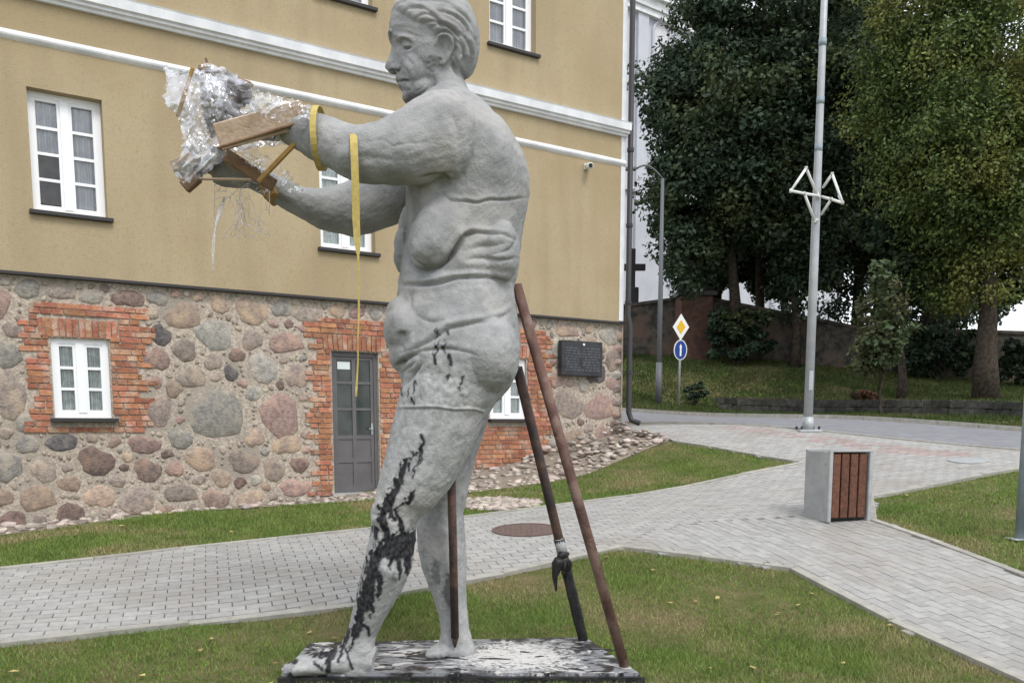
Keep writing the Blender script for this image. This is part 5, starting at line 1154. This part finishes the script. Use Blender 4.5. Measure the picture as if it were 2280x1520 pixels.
A = at(1330,690,37); B = at(1512,668,36); wall_seg('boundary_wall', A, B, at(1330,692,37).z, at(1512,668,36).z, .5, M['wallstone'], label='old stone boundary wall left of the brick pillar, below the church', cat='wall')
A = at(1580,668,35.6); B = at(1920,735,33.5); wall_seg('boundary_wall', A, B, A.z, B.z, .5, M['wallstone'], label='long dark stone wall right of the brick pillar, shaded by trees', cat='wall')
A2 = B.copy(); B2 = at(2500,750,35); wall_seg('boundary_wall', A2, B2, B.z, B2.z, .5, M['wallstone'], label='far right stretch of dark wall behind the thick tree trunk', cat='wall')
pc_ = at(1545,650,35.6); pil = empty('gate_pillar', (pc_.x, pc_.y, tz(pc_.x,pc_.y)), .05, label='old brick pillar with a pointed cap joining the boundary walls', cat='pillar')
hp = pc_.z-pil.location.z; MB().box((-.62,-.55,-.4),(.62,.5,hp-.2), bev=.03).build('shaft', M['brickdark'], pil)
cpm = MB(); cpm.box((-.74,-.67,hp-.2),(.74,.62,hp-.05)); cpm.add([(-.7,-.63,hp-.05),(.7,-.63,hp-.05),(.7,.58,hp-.05),(-.7,.58,hp-.05),(0,0,hp+.75)], [(0,1,4),(1,2,4),(2,3,4),(3,0,4)]); cpm.build('cap', M['dark_metal'], pil)
MB().box((-.2,-.575,hp-1.0),(.2,-.552,hp-.45)).build('recess', M['brickdark'], pil)
# cross monument
cr_ = at(1407,672,39); cx = empty('stone_cross', (cr_.x,cr_.y,cr_.z-1.2), label='dark cross monument on a pedestal by the corner of the ochre building', cat='cross')
k = 39/FPX; MB().box((-13*k,-.25,-1),(13*k,.25,1.2+30*k), bev=.04).build('pedestal', M['dark_metal'], cx)
MB().box((-6*k,-.09,1.2+30*k),(6*k,.09,1.2+112*k), bev=.02).build('upright', M['dark_metal'], cx); MB().box((-28*k,-.085,1.2+66*k),(28*k,.085,1.2+80*k), bev=.02).build('crossbar', M['dark_metal'], cx)
# church
cA = at(1330, 600, 56); cB = at(1700, 600, 66); d = Vector((cB.x-cA.x, cB.y-cA.y, 0)); ang = math.atan2(d.y, d.x)
ch = empty('church', (cA.x, cA.y, 3.5), ang, label='tall pale grey church with cornices half hidden behind the dark trees', cat='church')
zt_ = at(1440,18,58).z-3.5; Lc = 26
MB().box((0,0,-1),(Lc,16,zt_)).build('wall', M['church'], ch)
def cz_(v): return at(1430, v, 58).z-3.5
cm = MB(); cm.box((-.5,-.5,zt_),(Lc+.5,16.5,zt_+.5)).box((-.35,-.35,zt_-.35),(Lc+.35,16.3,zt_)).box((-.8,-.8,zt_+.5),(Lc+.8,16.8,zt_+.8)); cm.build('cornice', M['white'], ch)
for v in (192, 425): zz = cz_(v); MB().box((-.2,-.25,zz-.12),(Lc+.2,.1,zz+.12)).build('string_course', M['church'], ch)
for x0 in (1.0,3.0,8.0,12.5,17.0): 
    MB().box((x0,-.22,-1),(x0+.9,.05,zt_-.35)).build('pilaster', M['church'], ch)
zn = cz_(60)
for xc in (5.2,10.5,15):
    n = 14; ns = MB(); prof = [(xc-.75,zn-3.0)]+[(xc-.75*math.cos(math.pi*k_/n), zn+.75*math.sin(math.pi*k_/n)) for k_ in range(n+1)]+[(xc+.75,zn-3.0)]; m_ = len(prof)
    ns.add([(x,-.02,z) for x, z in prof], [tuple(range(m_))]); nf = ns.build('window', M['blind'], ch)
    fr = MB(); fr.tube([(x,-.04,z) for x, z in prof], .11, 8); fr.build('frame', M['church'], nf)
MB().add([(-.8,-.8,zt_+.8),(Lc+.8,-.8,zt_+.8),(Lc+.8,16.8,zt_+.8),(-.8,16.8,zt_+.8),(3,8,zt_+5),(Lc-3,8,zt_+5)], [(0,1,5,4),(1,2,5),(2,3,4,5),(3,0,4)]).build('roof', M['dark_metal'], ch)

# low retaining wall along the verge, stone by stone
M['block'] = mat('mossy_dark_block', (.085,.082,.075), (.045,.046,.038), 6, .95, .8, 20, rand=.3, spec=.1)
RBK = BRM[0].copy(); RBK.name = 'block'; RBK.materials.clear(); RBK.materials.append(M['block'])
rw = empty('retaining_wall', at(1600,905,28.3), label='low dark block retaining wall along the verge under the trees', cat='wall')
A = [at(1600,905,28.3), at(1880,912,26), at(2080,922,24.2), at(2290,934,22.4), at(2500,946,20.8)]; off = Vector(rw.location); rk = random.Random(12); core = MB()
for a, b in zip(A[:-1], A[1:]):
    d = Vector((b.x-a.x,b.y-a.y,0)); L_ = d.length; t = d.normalized(); nrm = Vector((t.y,-t.x,0)); x = 0; bk = Vector((-nrm.x,-nrm.y,0))*.35
    za, zb = tz(a.x,a.y), tz(b.x,b.y); hA = .40
    a0, b0 = Vector((a.x,a.y,za)), Vector((b.x,b.y,zb)); core.add([p-off for p in (a0+bk*.2-Vector((0,0,.2)),b0+bk*.2-Vector((0,0,.2)),b0+bk*2-Vector((0,0,.2)),a0+bk*2-Vector((0,0,.2)),a0+bk*.2+Vector((0,0,hA)),b0+bk*.2+Vector((0,0,hA)),b0+bk*2+Vector((0,0,hA)),a0+bk*2+Vector((0,0,hA)))], [(0,1,5,4),(1,2,6,5),(2,3,7,6),(3,0,4,7),(4,5,6,7)])
    for row in range(2):
        x = -.1*row
        while x < L_:
            l = rk.uniform(.30,.60); p = a+d*((x+l/2)/L_); z = tz(p.x,p.y)+.10+row*.2
            o = bpy.data.objects.new('block', RBK); COL.objects.link(o); o.parent = rw
            o.location = Vector((p.x,p.y,z))-off-nrm*.03; o.rotation_euler = (0, rk.uniform(-.03,.03), math.atan2(t.y,t.x)); o.scale = (l-.015, .16+rk.uniform(-.02,.03), .19); x += l
core.build('core', M['wallstone'], rw)

# ------------------------------------------------------------------ trees
def leaves(name, C_, R_, n, size, m, parent, seed, clumps=160, shape=None, droop=.25, hollow=.45):
    rg = np.random.RandomState(seed); pts = []
    cc = []
    while len(cc) < clumps:
        p = rg.uniform(-1, 1, 3); r = np.linalg.norm(p)
        if r > 1 or r < hollow*rg.rand(): continue
        q = p*R_
        if shape is not None and not shape(p): continue
        nn = noise.noise(Vector(p*1.8)+Vector((seed,0,0)))
        if r > .80+.35*nn: continue
        cc.append(q)
    cc = np.array(cc); per = n//clumps; out = []
    cr2 = rg.uniform(.55,1.25,clumps)*np.mean(R_)*.20
    idx = np.repeat(np.arange(clumps), per); g_ = rg.normal(size=(len(idx),3)); g_ /= np.linalg.norm(g_, axis=1)[:,None]; rad = rg.rand(len(idx))**.5
    P = cc[idx]+g_*(rad*cr2[idx])[:,None]*np.array([1.15,1.15,.72]); P[:,2] -= droop*rad*cr2[idx]*.6
    N_ = g_*.6+rg.normal(size=(len(idx),3))*.5+np.array([0,0,.55]); N_ /= np.linalg.norm(N_, axis=1)[:,None]
    T = np.cross(N_, rg.normal(size=(len(idx),3))); T /= np.linalg.norm(T, axis=1)[:,None]; B = np.cross(N_, T); s_ = size*rg.uniform(.6,1.35,len(idx))[:,None]
    V = np.stack([P-T*s_*.5, P+B*s_*.30, P+T*s_*.5, P-B*s_*.30], 1)+np.array(C_); nq = len(idx)
    o = link(name, mesh_np(name, V.reshape(-1,3), np.arange(nq*4).reshape(-1,4)), m, parent); return cc
def tree(u_base, v_base, Y, uc, vtop, vbot, ru, kind, label, seed, n=34000, size=.2, trunk_r=.22, clumps=170, shape=None, ryf=1.0, lim=9, name='tree', grp=None, m=None, rz_trunk=None):
    base = gnd(u_base, v_base) if Y is None else Vector((at(u_base,v_base,Y).x, Y, tz(at(u_base,v_base,Y).x, Y))); Yb = base.y
    c = at(uc, (vtop+vbot)/2, Yb); rv = (vbot-vtop)/2/FPX*Yb; r = ru/FPX*Yb; root = empty(name, base, label=label, cat='tree', group=grp); C_ = c-base
    cc = leaves('crown', C_, np.array([r, r*ryf, rv]), n, size, m or M[kind], root, seed, clumps, shape)
    rg = random.Random(seed); tr = MB(); top = Vector((C_.x*.8, C_.y, C_.z+rv*.35)); P = []
    for k in range(9): t = k/8; P.append(Vector((top.x*t**1.3+rg.uniform(-.06,.06)*(k > 0), top.y*t, -.25+(top.z+.25)*t)))
    tr.tube(P, [trunk_r*(1.45 if k == 0 else 1.1 if k == 1 else 1-.085*k) for k in range(9)], 12)
    tr.build('trunk', M['bark'], root, True); lb = MB()
    for k in range(lim):
        q = Vector(cc[rg.randrange(len(cc))]); tgt = C_+q*.85; t = rg.uniform(.3,.85); s0_ = P[int(t*8)]; mid_ = s0_.lerp(tgt, .5)+Vector((rg.uniform(-.2,.2), rg.uniform(-.2,.2), .25)); lb.tube([s0_, mid_, tgt], [trunk_r*.42, trunk_r*.25, trunk_r*.07], 7)
    lb.build('branches', M['bark'], root, True); return root
G = 'large dark trees behind the road'
tree(1640, 800, 34.5, 1575, -110, 690, 160, 'leaf_dark', 'broad dark tree nearest the church, leaning over the brick pillar', 1, 70000, .19, .24, 240, lambda p: not (p[2] > .35 and p[0] < -.45), grp=G)
tree(1770, 806, 33.8, 1765, -190, 690, 185, 'leaf_dark', 'dark tree with a slim bare trunk behind the tall lamp post', 2, 70000, .19, .15, 260, grp=G)
tree(1905, 815, 36.5, 1925, -150, 720, 150, 'leaf_dark', 'dark tree right of the tall lamp post and behind the young tree', 3, 60000, .19, .24, 230, grp=G)
tree(2060, 840, 38, 2085, 60, 770, 165, 'leaf_dark', 'shaded dark tree behind the lime tree, above the wall', 4, 60000, .18, .25, 200, grp=G)
tree(2340, 860, 31, 2330, 0, 730, 130, 'leaf_dark', 'dark tree at the right edge of the view behind the lime tree', 5, 44000, .18, .24, 150, grp=G)
tree(1690, 790, 40, 1680, -40, 640, 170, 'leaf_dark', 'rearmost dark tree filling the gap above the long wall', 6, 44000, .19, .22, 170, grp=G)
tree(2196, 888, None, 2165, -260, 700, 240, 'leaf_lime', 'big yellow-green lime tree with a thick pale trunk at right', 7, 120000, .12, .30, 420, lambda p: True, .9, 14, grp=None)
tree(2005, 886, 29.5, 2010, 250, 700, 95, 'leaf_dark', 'small dark tree with pale stem just behind the young tree', 8, 16000, .2, .12, 90, grp=G)
yt = tree(1960, 925, None, 1966, 555, 855, 88, 'leaf_young', 'thin young street tree with sparse leaves on the road verge', 9, 4200, .16, .04, 90, lambda p: abs(p[0]) < .32+.6*max(0, -p[2]*.9+.1) , 1.0, 16)
tree(2120, 800, 43, 2110, 420, 790, 130, 'leaf_dark', 'low dark tree behind the wall left of the thick trunk', 21, 30000, .2, .2, 130, grp=G)
tree(2360, 800, 44, 2370, 420, 790, 90, 'leaf_dark', 'low dark tree behind the wall at the right edge', 22, 20000, .2, .2, 100, grp=G)
tree(1960, 800, 46, 1990, 480, 750, 70, 'leaf_dark', 'low dark tree behind the wall in line with the young tree', 23, 15000, .2, .2, 80, grp=G)
tree(1745, 800, 42, 1735, 430, 700, 105, 'leaf_dark', 'low dark tree behind the long wall left of the lamp post', 24, 22000, .2, .2, 110, grp=G)
tree(1600, 800, 41, 1590, 430, 690, 85, 'leaf_dark', 'low dark tree behind the brick pillar', 25, 18000, .2, .2, 100, grp=G)
def shrub(u, v, Y, ru, rv, kind, label, seed, n=5000, size=.12, cl=50, name='shrub', ry=1.0):
    b = at(u, v, Y); b.z = tz(b.x, b.y); root = empty(name, b, label=label, cat='shrub'); k = Y/FPX
    cc = leaves('foliage', Vector((0,0,rv*k)), np.array([ru*k, ru*k*ry, rv*k]), n, size, M[kind], root, seed, cl, hollow=.2)
    mb = MB(); rg = random.Random(seed)
    for i in range(8): q = cc[rg.randrange(len(cc))]; mb.tube([(rg.uniform(-.1,.1),rg.uniform(-.1,.1),-.1), Vector(q)*.6+Vector((0,0,rv*k*.8))], [.025,.008], 6)
    mb.build('stems', M['bark'], root); return root
shrub(1922, 905, 27, 34, 24, 'leaf_red', 'reddish brown shrub beside the low retaining wall', 31, 2600, .13, 40)
shrub(1640, 845, 34, 95, 72, 'leaf_dark', 'wide dark bush covering the foot of the long wall', 32, 9000, .18, 80, ry=.45)
shrub(1548, 880, 29, 26, 28, 'leaf_dark', 'small dark bush just right of the road sign', 33, 2200, .12, 34)
shrub(2090, 850, 33, 120, 62, 'leaf_dark', 'added dark bush standing in for shade on the wall left of the thick trunk', 34, 9000, .2, 80, ry=.4)  # added foliage, fills the black where the wall lies in shade
shrub(2290, 850, 33, 80, 60, 'leaf_dark', 'added dark bush standing in for shade on the wall right of the thick trunk', 35, 6000, .2, 60, ry=.4)  # added as well, dark filler for the shaded stretch of wall

# a few fallen leaves on the grass
fl = MB(); rf = random.Random(2)
for P in (L1, L1, L3, L2):
    A_ = np.array(P); c = 0
    while c < 26:
        x, y = rf.uniform(A_[:,0].min(), A_[:,0].max()), rf.uniform(A_[:,1].min(), A_[:,1].max())
        if not inpoly(np.array([x]), np.array([y]), P)[0] or inpoly(np.array([x]), np.array([y]), plate2)[0]: continue
        z = tz(x, y)+rf.uniform(.02,.035); a = rf.uniform(0,6.28); s_ = rf.uniform(.02,.04); c += 1
        q = [Vector((math.cos(a+k*math.pi/2)*s_*(1 if k % 2 == 0 else .6), math.sin(a+k*math.pi/2)*s_*(1 if k % 2 == 0 else .6), rf.uniform(-.008,.012))) + Vector((x,y,z)) for k in range(4)]; fl.add(q, [(0,1,2),(0,2,3)])
M['fallen'] = mat('fallen_leaf', (.42,.34,.13), (.30,.20,.08), 3, .8, island=.3)
tag(fl.build('fallen_leaves', M['fallen']), kind='stuff')
